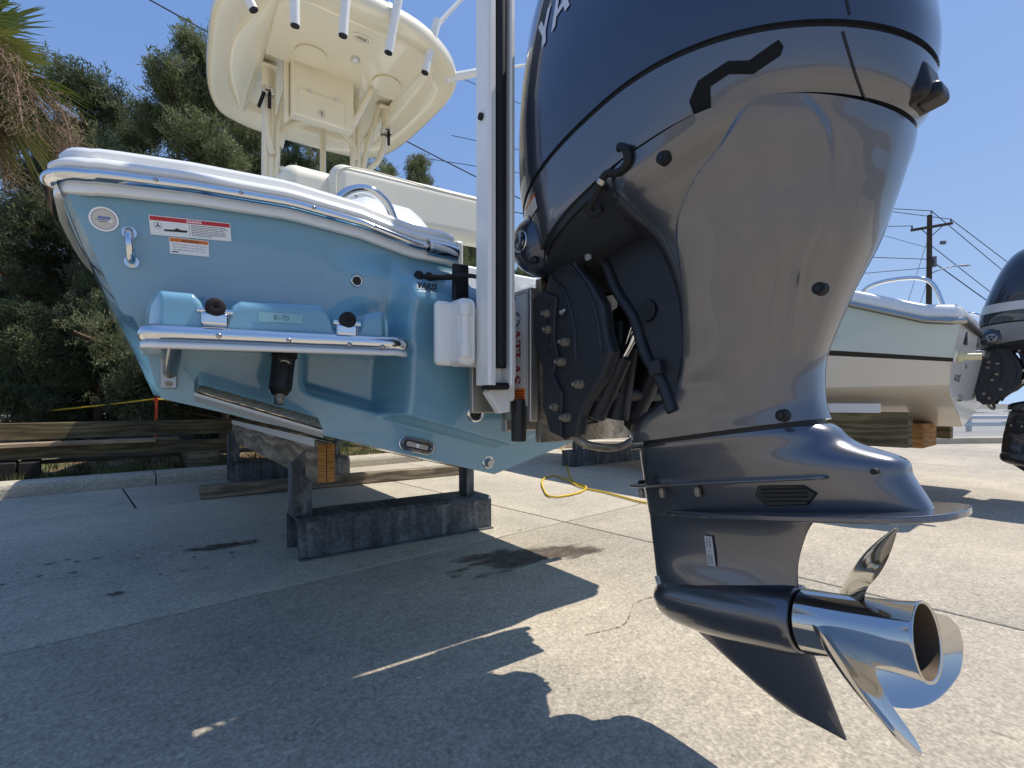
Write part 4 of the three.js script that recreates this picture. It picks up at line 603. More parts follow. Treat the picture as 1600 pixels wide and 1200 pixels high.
  if (o.detail) {
    gapLine(pan, [[0.15, 0.925], [0.2, 0.93], [0.262, 0.932]], 0.0022); gapLine(cowl, [[0.285, 0.945], [0.5, 0.955], [0.8, 0.9]], 0.0022);
    decal('lettering', cowl, [-0.3, 0.72, 0.6], -Math.PI / 2, 0.12, 0.56, 0.14, canvasTex(1024, 256, (c, w, h) => { c.clearRect(0, 0, w, h); c.fillStyle = '#c9ced6'; c.font = 'bold 210px sans-serif'; c.transform(1, 0, -0.2, 1, 40, 0); c.fillText('YAMAHA', 10, 200, 950); }));
    decal('caution_sticker', pan, [-0.24, 0.31, 0.2], -Math.PI / 2 - 0.45, 0, 0.08, 0.05, canvasTex(256, 160, (c, w, h) => { c.clearRect(0, 0, w, h); for (const x of [4, 132]) { c.fillStyle = '#dcd8d0'; c.fillRect(x, 10, 118, 140); c.fillStyle = '#b5532a'; c.fillRect(x, 10, 118, 34); c.fillStyle = '#77736c'; for (let i = 0; i < 7; i++) c.fillRect(x + 10, 54 + i * 13, 98, 6); } }));
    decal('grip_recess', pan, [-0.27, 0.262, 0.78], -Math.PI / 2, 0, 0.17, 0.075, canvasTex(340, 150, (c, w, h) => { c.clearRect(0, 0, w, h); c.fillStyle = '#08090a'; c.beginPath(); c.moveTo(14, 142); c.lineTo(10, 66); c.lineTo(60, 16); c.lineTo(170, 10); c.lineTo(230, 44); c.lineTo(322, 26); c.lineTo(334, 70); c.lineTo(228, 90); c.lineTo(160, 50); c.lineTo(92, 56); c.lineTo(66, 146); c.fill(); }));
  }
  return g;
}
{
  const g = thing('outboard_motor', 'large dark grey outboard motor with polished propeller in the foreground', 'outboard motor');
  g.rotation.order = 'YXZ'; g.rotation.set(-THREE.MathUtils.degToRad(9.6), TH, 0);
  g.position.copy(V(0.1, 1.0, 0.3).applyAxisAngle(V(0, 1, 0), TH).add(BO));
  outboard(g, { paint: M.paint, cowl: M.paintNavy, blade: 85, detail: true });
}

// ------------------------------------------------------------------ boat stands, bunks, sleepers
const wood = (g, s = 1) => metreUV(g, s, rnd(), rnd());
function makeStand(label, z) {
  const s = toBoat(thing('boat_stand', label, 'boat stand', 'galvanised channel stands under the blue boat'));
  const L = 1.17, prof = [[-0.14, 0], [-0.14, 0.185], [-0.12, 0.205], [0.12, 0.205], [0.14, 0.185], [0.14, 0], [0.128, 0], [0.128, 0.18], [0.115, 0.193], [-0.115, 0.193], [-0.128, 0.18], [-0.128, 0]];
  const g = prism(prof.map(([a, b]) => [-a, b]), L, 0.001).rotateY(Math.PI / 2); g.translate(-0.405, 0.002, z);
  mesh('channel', metreUV(g), M.galv, s);
  mesh('foot_flange', metreUV(rbox(L, 0.006, 0.03, -0.405 + L / 2, 0.005, z + 0.156, 0.001)), M.galv, s);
  for (const [x, h, sl] of [[-0.365, 0.585, 1], [0.66, 0.5, 0]]) {
    const w = sl ? 0.1 : 0.055; const o = sl ? [[-w / 2, 0.206], [w / 2, 0.206], [w / 2, h], [-w / 2, h - 0.09]] : [[-w / 2, 0.206], [w / 2, 0.206], [w / 2, h], [-w / 2, h]];
    const post = mesh('post', metreUV(join([prism(o, 0.008, 0.002).translate(x, 0, z + 0.045), rbox(0.008, h - 0.3, 0.1, x - w / 2 + 0.004, 0.206 + (h - 0.3) / 2, z, 0.002), rbox(0.008, h - 0.21, 0.1, x + w / 2 - 0.004, 0.206 + (h - 0.21) / 2, z, 0.002)])), M.galv, s);
    if (sl) for (const y of [0.53, 0.44]) mesh('bolt_hole', rod([x + 0.03, y, z + 0.052], [x + 0.03, y, z + 0.0545], 0.006), M.black, post);
  }
  return s;
}
makeStand('near galvanised channel stand with slanted post below the blue transom', -1.305);
makeStand('far galvanised channel stand under the middle of the blue boat', -4.2);
{
  const bunk = (x, label, z0, z1) => {
    const t = toBoat(thing('timber_bunk', label, 'timber bunk', 'timber bunks carrying the blue hull'));
    const slope = x < 0.1 ? -0.27 : 0.27; // top follows the hull bottom
    for (const k of [0, 1]) mesh('board', wood(prism([[x + k * 0.042, 0.41], [x + k * 0.042 + 0.04, 0.41], [x + k * 0.042 + 0.04, 0.617 + slope * (k + 1) * 0.041], [x + k * 0.042, 0.617 + slope * k * 0.041]], z1 - z0, 0.003).translate(0, 0, z0)), M.woodOld, t);
    for (const k of [0, 1]) mesh('end_grain', wood(rbox(0.038, 0.19, 0.003, x + 0.02 + k * 0.042, 0.506, z1 + 0.001, 0.001), 3), M.woodNew, t);
    mesh('slide_strip', prism([[x - 0.006, 0.585], [x - 0.002, 0.585], [x - 0.002, 0.62], [x + 0.08, 0.62 + slope * 0.08], [x + 0.08, 0.625 + slope * 0.08], [x - 0.006, 0.626]], z1 - z0 - 0.05, 0.001).translate(0, 0, z0), M.whitePaint, t);
    return t;
  };
  bunk(-0.35, 'weathered twin board timber bunk under the port side of the blue hull', -4.4, -1.0);
  bunk(0.5, 'timber bunk under the starboard side of the blue hull', -4.4, -1.1);
  const sl = toBoat(single('timber_sleeper', wood(rbox(2.5, 0.1, 0.14, 0.55, 0.055, -3.4, 0.006, 2)), M.woodOld, 'long brown timber sleeper lying on the concrete behind the near stand', 'timber'));
}
// ------------------------------------------------------------------ lumber stacked along the kerb (pavement frame: x = u, z = -v)
{
  const put = (name, u0, u1, v0, v1, y0, y1, mat, label, cat, group, tilt = 0) => { const m = single(name, wood(rbox(u1 - u0, y1 - y0, v1 - v0, 0, 0, 0, 0.005, 1)), mat, label, cat, group); m.position.copy(pave((u0 + u1) / 2, (v0 + v1) / 2, (y0 + y1) / 2)); m.rotation.y = PA + tilt; return m; };
  const G = 'lumber stacked behind the kerb';
  put('timber_beam', -5.2, 1.65, 6.62, 6.76, 0.45, 0.61, M.woodGreen, 'long weathered square beam on top of the lumber stack by the kerb', 'timber', G, -0.006);
  put('timber_beam', -5.4, 2.2, 6.86, 7.0, 0.46, 0.6, M.woodGreen, 'weathered square beam at the back of the lumber stack', 'timber', G, 0.004);
  put('timber_beam', -4.6, 1.5, 6.36, 6.5, 0.285, 0.395, M.woodGreen, 'greenish beam under the flat planks at the front of the lumber stack', 'timber', G, 0.006);
  put('plank', -4.4, 0.72, 6.30, 6.44, 0.398, 0.435, M.woodTan, 'tan plank lying flat at the front edge of the lumber stack', 'plank', G, 0.006);
  put('plank', -4.7, 0.95, 6.455, 6.59, 0.398, 0.43, M.woodTan, 'second flat tan plank of the lumber stack, behind the front one', 'plank', G, 0.002);
  put('plank', -4.2, 2.2, 6.75, 6.95, 0.2, 0.24, M.woodGrey, 'grey plank low at the back of the lumber stack', 'plank', G, -0.01);
  put('timber_block', -0.95, -0.45, 6.28, 6.46, 0.1, 0.283, M.woodGrey, 'grey timber block under the lumber stack beside two dark block ends', 'timber block', 'blocks under the lumber');
  put('timber_block', -0.45, -0.31, 6.2, 6.62, 0.1, 0.27, P({ color: 0x1d1b19, roughness: 0.95 }), 'black tarred block end under the lumber, left one of two', 'timber block', 'blocks under the lumber');
  put('timber_block', -0.29, -0.15, 6.2, 6.62, 0.1, 0.265, P({ color: 0x201d1a, roughness: 0.95 }), 'black tarred block end under the lumber, right one of two', 'timber block', 'blocks under the lumber');
  put('timber_block', -3.6, -3.3, 6.28, 6.6, 0.1, 0.283, M.woodGrey, 'grey timber block under the left end of the lumber stack', 'timber block', 'blocks under the lumber');
  put('timber_block', -1.2, -0.9, 6.62, 6.98, 0.4, 0.455, M.woodGrey, 'spacer block between the two layers of the lumber stack', 'timber block', 'blocks under the lumber');
  put('timber_block', 1.0, 1.3, 6.3, 6.9, 0.1, 0.283, M.woodGrey, 'grey block under the right end of the lumber stack', 'timber block', 'blocks under the lumber');
  const bp = put('base_plate', -0.86, -0.66, 6.55, 6.575, 0.395, 0.6, M.galv, 'galvanised square steel plate leaning on the lumber stack', 'steel plate');
  for (const [a, c] of [[-0.075, -0.08], [0.075, -0.08], [0.075, 0.08], [-0.075, 0.08]]) mesh('hole', rod([a, c, 0.0125], [a, c, 0.0145], 0.009), M.black, bp);
}
// ------------------------------------------------------------------ rope line
{
  const p0 = V(-5.0, 0.1, -7.0), top = V(-5.0, 0.86, -7.0);
  const post = thing('marker_stake', 'thin orange stake holding the yellow rope in front of the trees', 'stake'); post.position.copy(p0);
  mesh('stake', rod([0, 0, 0], [0.01, 0.76, 0], 0.014), M.orange, post); mesh('ribbon', join([rbox(0.06, 0.05, 0.012, 0.01, 0.75, 0.01, 0.005), rbox(0.02, 0.22, 0.006, 0.035, 0.6, 0.015, 0.002)]), M.orange, post);
  const sag = (a, b, s) => [0, 0.25, 0.5, 0.75, 1].map(t => { const p = a.clone().lerp(b, t); p.y -= s * 4 * t * (1 - t); return p; });
  single('rope', tube(sag(V(-11.4, 0.52, -9.4), top, 0.06), 0.012, 40, 6), M.yellow, 'yellow rope running left from the orange stake', 'rope', 'yellow rope line');
  single('rope', tube(sag(top, V(-1.6, 0.75, -10.5), 0.12), 0.012, 40, 6), M.yellow, 'yellow rope running right from the orange stake behind the boat', 'rope', 'yellow rope line');
}
// ------------------------------------------------------------------ yellow cord on the concrete
single('extension_lead', tube([[0.95, 0.012, -9.5], [0.87, 0.012, -8.6], [0.72, 0.012, -6.9], [0.67, 0.012, -6.0], [0.62, 0.012, -5.0], [0.7, 0.012, -4.7], [0.55, 0.012, -4.35], [0.34, 0.012, -4.2], [0.29, 0.012, -4.6], [0.33, 0.012, -5.2], [0.45, 0.012, -5.45], [0.56, 0.02, -5.1], [0.66, 0.012, -4.65], [0.82, 0.012, -4.42], [0.95, 0.012, -4.15], [1.07, 0.012, -3.95], [1.6, 0.012, -3.85], [2.4, 0.012, -3.75]], 0.0085, 160, 8), M.yellow, 'yellow cord curled on the sunlit concrete behind the motor', 'cord');

// ------------------------------------------------------------------ neighbouring boat on the right
{
  const TH2 = THREE.MathUtils.degToRad(40), O2 = V(3.82, 0, -4.23);
  const b = toBoat(thing('white_boat', 'pale green and white boat with black stripe on timber bunks at right', 'boat'), O2, TH2);
  const pale = P({ color: 0xc3d3d2, roughness: 0.3, clearcoat: 0.8, clearcoatRoughness: 0.06 }), cream = P({ color: 0xe0d8c8, roughness: 0.35, clearcoat: 0.6, clearcoatRoughness: 0.1 }), stainM = P({ color: 0xcdb48c, roughness: 0.5 });
  const prm = { W: 1.16, chW: 0.98, kn: 1.03, yS: 1.36, yK: 0.60, yC: 0.93, yN: 1.1, len: 6.6, rake: 0.2 };
  // split the hull skin at the stripe: bottom, boot top, topsides
  const skin = (a0, a1, push = 0) => { const g = []; for (const s of [-1, 1]) g.push(grid(10, 52, (u, v) => {
    const t = v, f = t * prm.len, flare = 1 + 0.035 * Math.sin(Math.min(1, t * 1.6) * Math.PI), tp = Math.pow(Math.max(0, 1 - Math.pow(t, 2.6)), 0.75), w = prm.W * flare * tp + 0.01, c = prm.chW * (1 + 0.02 * t) * Math.pow(Math.max(0, 1 - Math.pow(t, 1.9)), 0.9) + 0.005;
    const sy = prm.yS - 0.04 + 0.5 * Math.min(1, (f + 0.12) / 1.25) - 0.1 * Math.max(0, 1 - Math.abs(f - 1.13) / 0.5) ** 2, cy = prm.yC + 0.3 * Math.pow(t, 2.2), ky = prm.yK + 0.75 * Math.pow(Math.max(0, t - 0.62) / 0.38, 2), a = lerp(a0, a1, u);
    const K = [[0, 0, ky], [0.2, c * 0.5, lerp(ky, cy, 0.45)], [0.22, c * 0.52, lerp(ky, cy, 0.5) - 0.015], [0.4, c, cy - 0.03], [0.43, c + 0.02, cy], [0.6, lerp(c, w, 0.4), lerp(cy, sy, 0.36)], [0.64, lerp(c, w, 0.46), lerp(cy, sy, 0.42)], [1, w, sy]]; const [x, y] = tab(K, a);
    return [s * (x + push), y, prm.rake * (y - prm.yK) * (1 - Math.min(1, t * 8)) - f];
  })); return join(g); };
  mesh('hull_bottom', skin(0, 0.43), cream, b); mesh('boot_top', skin(0.43, 0.6), cream, b); mesh('stripe', skin(0.6, 0.64), M.black, b); mesh('topsides', skin(0.64, 1), pale, b);
  const yb = x => tab([[0, 0.6], [0.49, 0.755], [0.51, 0.75], [0.98, 0.9], [1.0, 0.93], [1.072, 1.085], [1.16, 1.36]], Math.abs(x))[0], yt = x => tab([[0, 1.2], [0.33, 1.2], [0.42, 1.33], [1.16, 1.36]], Math.abs(x))[0];
  mesh('transom', grid(80, 12, (u, v) => { const x = lerp(-1.159, 1.159, u), y = lerp(yb(x), yt(x), v); return [x, y, prm.rake * (y - prm.yK)]; }), M.whiteGel, b);
  for (const s of [-1, 1]) {
    const p = [], o = []; for (let i = 0; i <= 10; i++) { const x = s * lerp(0.45, 1.12, i / 10); p.push(V(x, yt(x), prm.rake * (yt(x) - 0.6) + 0.003)); o.push(V(0, 0, 1)); }
    for (let i = 1; i <= 4; i++) { const a = i / 4 * Math.PI / 2; p.push(V(s * (1.12 + 0.04 * Math.sin(a)), 1.36, 0.11 + 0.04 * Math.cos(a))); o.push(V(s * Math.sin(a), 0, Math.cos(a))); }
    for (let i = 1; i <= 48; i++) { const t = i / 48 * 0.98, flare = 1 + 0.035 * Math.sin(Math.min(1, t * 1.6) * Math.PI), tp = Math.pow(Math.max(0, 1 - Math.pow(t, 2.6)), 0.75); p.push(V(s * (1.16 * flare * tp + 0.012), 1.32 + 0.5 * Math.min(1, (t * prm.len + 0.02) / 1.25) - 0.1 * Math.max(0, 1 - Math.abs(t * prm.len - 1.23) / 0.5) ** 2, -t * prm.len + 0.1)); o.push(V(s, 0, 0)); }
    mesh('rub_rail', sweep(p, o, [[0, -0.025], [0.02, -0.02], [0.032, 0], [0.02, 0.02], [0, 0.025]]), M.steel, b);
    mesh('gunwale', sweep(p, o, [[0.004, 0.024], [0.012, 0.05], [-0.005, 0.1], [-0.03, 0.115], [-0.2, 0.12], [-0.21, 0.0]]), M.whiteGel, b);
    mesh('grab_rail', tube([[s * 1.1, 1.6, -0.45], [s * 1.1, 1.68, -0.4], [s * 1.1, 1.715, -0.25], [s * 1.1, 1.67, -0.03], [s * 1.1, 1.45, 0.06]], 0.016, 40, 10), M.chrome, b);
    mesh('cleat', rbox(0.22, 0.02, 0.03, s * 0.72, 1.43, 0.06, 0.008, 2), M.chrome, b); mesh('cleat', rbox(0.18, 0.02, 0.03, s * 0.55, 1.4, 0.12, 0.008, 2), M.chrome, b);
  }
  mesh('deck', rbox(2.0, 0.03, 3.5, 0, 1.3, -2.0, 0.01), M.whiteGel, b);
  const RZ = y => prm.rake * (y - prm.yK);
  const pl = mesh('hose_fitting', join([rod([-0.93, 1.13, RZ(1.13)], [-0.93, 1.13, RZ(1.13) + 0.03], 0.035), rod([-0.93, 1.13, RZ(1.13) + 0.02], [-0.915, 1.125, RZ(1.13) + 0.12], 0.024)]), P({ color: 0xd6cfa8, roughness: 0.4 }), b);
  const num = mesh('hull_number', new THREE.PlaneGeometry(0.22, 0.09), P({ transparent: true, roughness: 0.6, map: canvasTex(256, 104, (c, w, h) => { c.clearRect(0, 0, w, h); c.fillStyle = '#2a2a2c'; c.font = 'bold 70px sans-serif'; c.fillText('D422', 4, 78, 150); c.beginPath(); c.ellipse(212, 52, 22, 34, 0, 0, 7); c.fill(); c.fillStyle = '#d8d8d8'; c.fillRect(204, 36, 8, 26); c.fillRect(216, 44, 8, 26); }) }), b);
  num.rotation.x = Math.atan(prm.rake); num.position.set(-0.78, 0.985, RZ(0.985) + 0.004);
  mesh('vent', rbox(0.06, 0.1, 0.01, -0.86, 1.265, RZ(1.265) + 0.004, 0.004), P({ color: 0x20242e, roughness: 0.4 }), b);
  mesh('through_hull', join([rod([-0.6, 1.08, RZ(1.08)], [-0.6, 1.08, RZ(1.08) + 0.008], 0.018), rod([-0.52, 0.84, RZ(0.84)], [-0.52, 0.84, RZ(0.84) + 0.02], 0.026)]), M.steel, b);
  mesh('motor_mount', rbox(0.42, 0.05, 0.06, 0, 1.2, 0.13, 0.01), M.alu, b);
  for (const s of [-1, 1]) {
    const t = toBoat(thing('timber_bunk', s < 0 ? 'greenish treated timber bunk with white strip under the white boat' : 'second timber bunk under the far side of the white boat', 'timber bunk', 'timber bunks under the white boat'), O2, TH2);
    const x = s < 0 ? -0.86 : 0.72;
    mesh('board', wood(rbox(0.14, 0.27, 4.2, x, 0.595, -2.28, 0.006, 1)), M.woodGreen, t);
    mesh('slide_strip', rbox(0.012, 0.075, 4.0, x - 0.077, 0.76, -2.35, 0.004), M.whiteGel, t);
    mesh('bracket', rbox(0.006, 0.13, 0.12, x - 0.074, 0.55, -1.4, 0.003), M.galv, t);
  }
  single('timber_block', wood(rbox(0.5, 0.2, 0.14, -0.2, 0.53, -0.25, 0.006)), M.woodNew, 'yellowish timber block under the white boat keel', 'timber block').position.copy(O2);
  scene.children[scene.children.length - 1].rotation.y = TH2;
  const s2 = toBoat(thing('trestle', 'low steel trestle under the white boat bunks', 'boat stand'), O2, TH2);
  for (const z of [-1.6, -3.6]) { mesh('channel', metreUV(rbox(2.0, 0.2, 0.2, -0.05, 0.1, z, 0.01)), M.galv, s2); for (const x of [-0.86, 0.72]) mesh('post', metreUV(rbox(0.1, 0.26, 0.1, x, 0.33, z, 0.006)), M.galv, s2); }
  const m2 = thing('outboard_motor', 'black outboard motor with silver stripe on the white boat at right edge', 'outboard motor');
  m2.rotation.order = 'YXZ'; m2.rotation.set(0.09, TH2, 0); m2.position.copy(V(0.25, 1.12, 0.02).applyAxisAngle(V(0, 1, 0), TH2).add(O2));
  outboard(m2, { paint: P({ color: 0x2b2e33, metalness: 0.5, roughness: 0.4, clearcoat: 1, clearcoatRoughness: 0.05 }), cowl: P({ color: 0x2a2f38, metalness: 0.5, roughness: 0.35, clearcoat: 1, clearcoatRoughness: 0.04 }), pan: P({ color: 0x85878a, metalness: 0.5, roughness: 0.45 }), stripe: P({ color: 0xb9babd, metalness: 0.4, roughness: 0.4 }), blade: 30, detail: false });
  m2.scale.setScalar(0.98);
}

// ------------------------------------------------------------------ utility pole, street lamp, wires
{
  const D = 30, px = 25, pz = -D;
  const p = thing('utility_pole', 'wooden utility pole with crossarm and street lamp beyond the right boat', 'utility pole'); p.position.set(px, 0, pz);
  const wd = S({ color: 0x4b3d31, roughness: 0.95 });
  mesh('pole', rod([0, 0, 0], [0.1, 12.1, 0], 0.17, 0.13, 12), wd, p);
  mesh('crossarm', rbox(2.5, 0.15, 0.12, 0, 0, 0, 0.01).rotateZ(0.17).translate(0.1, 11.35, 0.15), wd, p);
  mesh('brace', join([rod([-0.5, 11.2, 0.15], [0.06, 10.7, 0.12], 0.025), rod([0.7, 11.35, 0.15], [0.1, 10.8, 0.12], 0.025)]), wd, p);
  for (const [x, y] of [[-1.08, 11.25], [0.08, 12.15], [1.25, 11.66]]) mesh('insulator', rod([x, y, 0.15], [x, y + 0.18, 0.15], 0.05, 0.03), S({ color: 0x4a4a4c, roughness: 0.5 }), p);
  mesh('transformer', join([rod([0.35, 9.0, 0], [0.35, 9.6, 0], 0.14), rbox(0.3, 0.2, 0.15, 0.9, 10.45, 0, 0.02)]), S({ color: 0x6b6d70, roughness: 0.5 }), p);
  const l = mesh('lamp_arm', tube([[0.1, 8.55, 0], [0.5, 8.75, 0.1], [1.2, 8.95, 0.2], [1.6, 8.98, 0.25]], 0.03, 20, 8), S({ color: 0x8d9094, metalness: 0.5, roughness: 0.5 }), p);
  mesh('lamp_head', new THREE.SphereGeometry(0.14, 14, 8).scale(2.6, 0.4, 0.9).translate(1.95, 9.0, 0.28), S({ color: 0x9b9ea2, roughness: 0.5 }), l);
  const wire = (a, b, s, r, label) => single('power_line', tube([0, 0.25, 0.5, 0.75, 1].map(t => { const q = V(...a).lerp(V(...b), t); q.y -= s * 4 * t * (1 - t); return q; }), r, 40, 5), M.wire, label, 'power line', 'overhead power lines');
  const T = (x, y) => [px + x, y, pz + 0.15];
  wire(T(-1.08, 11.4), [-6, 14.2, -33], 0.7, 0.022, 'power line left of the pole from the crossarm left end'); wire(T(0.08, 12.3), [-6, 17.5, -34], 0.5, 0.022, 'power line left of the pole from its very top'); wire(T(1.25, 11.8), [-4, 18.5, -33], 0.4, 0.022, 'power line left of the pole from the crossarm right end');
  wire(T(1.25, 11.8), [62, 0.5, -42], 1.0, 0.022, 'topmost power line descending right from the pole'); wire(T(0.08, 12.3), [60, 0.2, -42], 1.2, 0.022, 'second power line descending right from the pole top'); wire(T(0.1, 10.2), [50, 1.5, -38], 0.9, 0.022, 'third power line descending right from below the crossarm'); wire(T(0.1, 9.3), [50, 1.6, -38], 0.9, 0.03, 'thick lower cable running right past the street lamp');
  wire(T(0, 9.4), [-6, 15.4, -34], 1.1, 0.022, 'cable left of the pole at transformer height'); wire(T(0, 8.9), [-2, 9.2, -33], 0.6, 0.02, 'lowest sagging cable left of the pole');
  wire(T(-0.2, 10.4), [21.6, 0, -30], 0, 0.012, 'thin guy wire left of the pole'); wire(T(-0.1, 8.3), [22.4, 0, -30], 0, 0.012, 'second thin guy wire left of the pole');
  wire([-15.5, 17.5, -20], [30, 3.9, -36], 1.6, 0.03, 'long power line crossing the sky behind the hardtop'); wire([-17, 21, -20], [30, 12, -36], 1.4, 0.016, 'thin upper wire crossing the sky at the left');
}

// ------------------------------------------------------------------ trees
const leafM = (r, g, b) => P({ color: new THREE.Color().setRGB(r, g, b), roughness: 1, transmission: 0.35, thickness: 0 });
const barkM = S({ color: 0x5a4a3c, roughness: 1 });
const sprayGeo = (() => { // one cedar spray: narrow flat blades around a twig
  const gs = []; for (let i = 0; i < 34; i++) {
    const l = rr(0.03, 0.085), w = rr(0.005, 0.011), g = new THREE.BufferGeometry();
    g.setAttribute('position', new THREE.Float32BufferAttribute([0, 0, 0, w, l * 0.5, 0.004, 0, l, 0, 0, 0, 0, 0, l, 0, -w, l * 0.5, 0.004], 3)); g.computeVertexNormals();
    g.rotateX(rr(-0.9, 0.9)); g.rotateZ(rr(-0.9, 0.9)); g.rotateY(rr(0, 6.28)); g.translate(rr(-0.05, 0.05), rr(-0.02, 0.16), rr(-0.05, 0.05)); gs.push(g);
  } return join(gs);
})();
function cedar(x, z, h, r, n, label, cols, name = 'cedar_tree', lowY = 0.06, scale = 1) {
  const t = thing(name, label, 'tree', 'trees behind the lumber stack'); t.position.set(x, 0, z);
  const br = [rod([0, 0, 0], [rr(-0.2, 0.2), h * 0.9, rr(-0.2, 0.2)], h * 0.022 + 0.04, 0.02, 9)];
  const im = cols.map(() => []); const q = new THREE.Quaternion(), e = new THREE.Euler();
  const limbs = Math.round(h * 7);
  for (let i = 0; i < limbs; i++) {
    const v = lowY + (1 - lowY) * Math.pow((i + rnd()) / limbs, 0.95), y = v * h, a = rr(0, 6.283), rad = r * (Math.pow(1 - v, 0.55) * (0.75 + 0.5 * rnd()) + 0.07) * (v < 0.12 ? 0.8 : 1);
    const up = rr(0.1, 0.55), tip = V(Math.cos(a) * rad, y + rad * up, Math.sin(a) * rad), mid = V(Math.cos(a) * rad * 0.5, y + rad * up * 0.3, Math.sin(a) * rad * 0.5);
    br.push(tube([[0, y - 0.1, 0], mid, tip], 0.012 + rad * 0.008, 5, 4));
    const m = Math.ceil(n / limbs * (0.4 + rad / r)); const cl = [];
    for (let c = 0; c < 5; c++) { const s = rr(0.3, 1.02); cl.push([s < 0.5 ? V(0, y, 0).lerp(mid, s * 2) : mid.clone().lerp(tip, (s - 0.5) * 2), rr(0.16, 0.36) * (0.7 + 0.2 * r)]); }
    for (let k = 0; k < m; k++) {
      const [c, cr] = cl[Math.floor(rnd() * 5)], p = c.clone().add(V(rr(-1, 1), rr(-0.8, 0.9), rr(-1, 1)).multiplyScalar(cr));
      e.set(rr(-0.9, 0.9), rr(0, 6.28), rr(-0.9, 0.9)); q.setFromEuler(e); const s = rr(0.8, 1.6) * scale;
      im[Math.floor(rnd() * cols.length)].push(new THREE.Matrix4().compose(p, q, V(s, s, s)));
    }
  }
  mesh('trunk', join(br), barkM, t);
  cols.forEach((m, i) => { const I = new THREE.InstancedMesh(sprayGeo, m, im[i].length); im[i].forEach((k, j) => I.setMatrixAt(j, k)); I.name = 'crown'; I.castShadow = I.receiveShadow = true; I.userData.kind = 'stuff'; t.add(I); });
  return t;
}
{
  const a = [leafM(0.11, 0.14, 0.045), leafM(0.16, 0.19, 0.065), leafM(0.22, 0.23, 0.11)], dkk = [leafM(0.085, 0.11, 0.04), leafM(0.14, 0.165, 0.065)], gr = [leafM(0.17, 0.19, 0.1), leafM(0.13, 0.15, 0.08)];
  cedar(-5.9, -9.6, 7.3, 2.2, 9000, 'tall green cedar directly behind the port corner of the boat', a);
  cedar(-8.6, -10.2, 7.0, 2.3, 9000, 'dark cedar with open crown right of the palm', dkk.concat(gr.slice(1)));
  cedar(-11.6, -10.4, 6.2, 2.5, 8000, 'dark cedar at the left edge behind the palm', dkk);
  cedar(-3.9, -11.2, 7.2, 2.1, 7000, 'cedar seen below the hardtop between its legs', a);
  cedar(-6.9, -13.5, 10.0, 2.3, 8000, 'tallest cedar standing behind the others at left', dkk.concat(a.slice(0, 1)));
  cedar(-1.9, -13.5, 5.2, 1.9, 5000, 'low cedar behind the bench backrest', dkk);
  cedar(-4.9, -8.5, 2.6, 1.5, 5000, 'low dense evergreen bush behind the orange stake', dkk, 'evergreen_bush', 0.02);
  cedar(-7.2, -8.7, 2.4, 1.5, 5000, 'low dense evergreen bush left of the orange stake', dkk, 'evergreen_bush', 0.02);
  cedar(-9.6, -9.2, 2.6, 1.5, 4000, 'low evergreen bush above the parked car at left', dkk, 'evergreen_bush', 0.42);
  cedar(-2.7, -9.2, 2.2, 1.5, 4000, 'low evergreen bush behind the far boat stand', dkk, 'evergreen_bush', 0.02);
  for (const [x, z, h, lb] of [[-7.3, -30, 14.6, 'distant dark conifer tip left of the anchor pole'], [-5.6, -30, 15.4, 'distant pointed conifer right of the hardtop legs'], [-2.8, -30, 10.5, 'distant conifer seen under the bench backrest'], [-0.9, -31, 9.6, 'distant conifer seen beside the anchor pole'], [0.9, -31, 9.2, 'distant conifer just right of the anchor pole']]) cedar(x, z, h, 1.9, 4500, lb, a, 'conifer', 0.05, 1.7);
  cedar(40, -46, 8.2, 4, 4000, 'distant green tree beside the right motor', gr, 'tree', 0.1, 2.2);
}
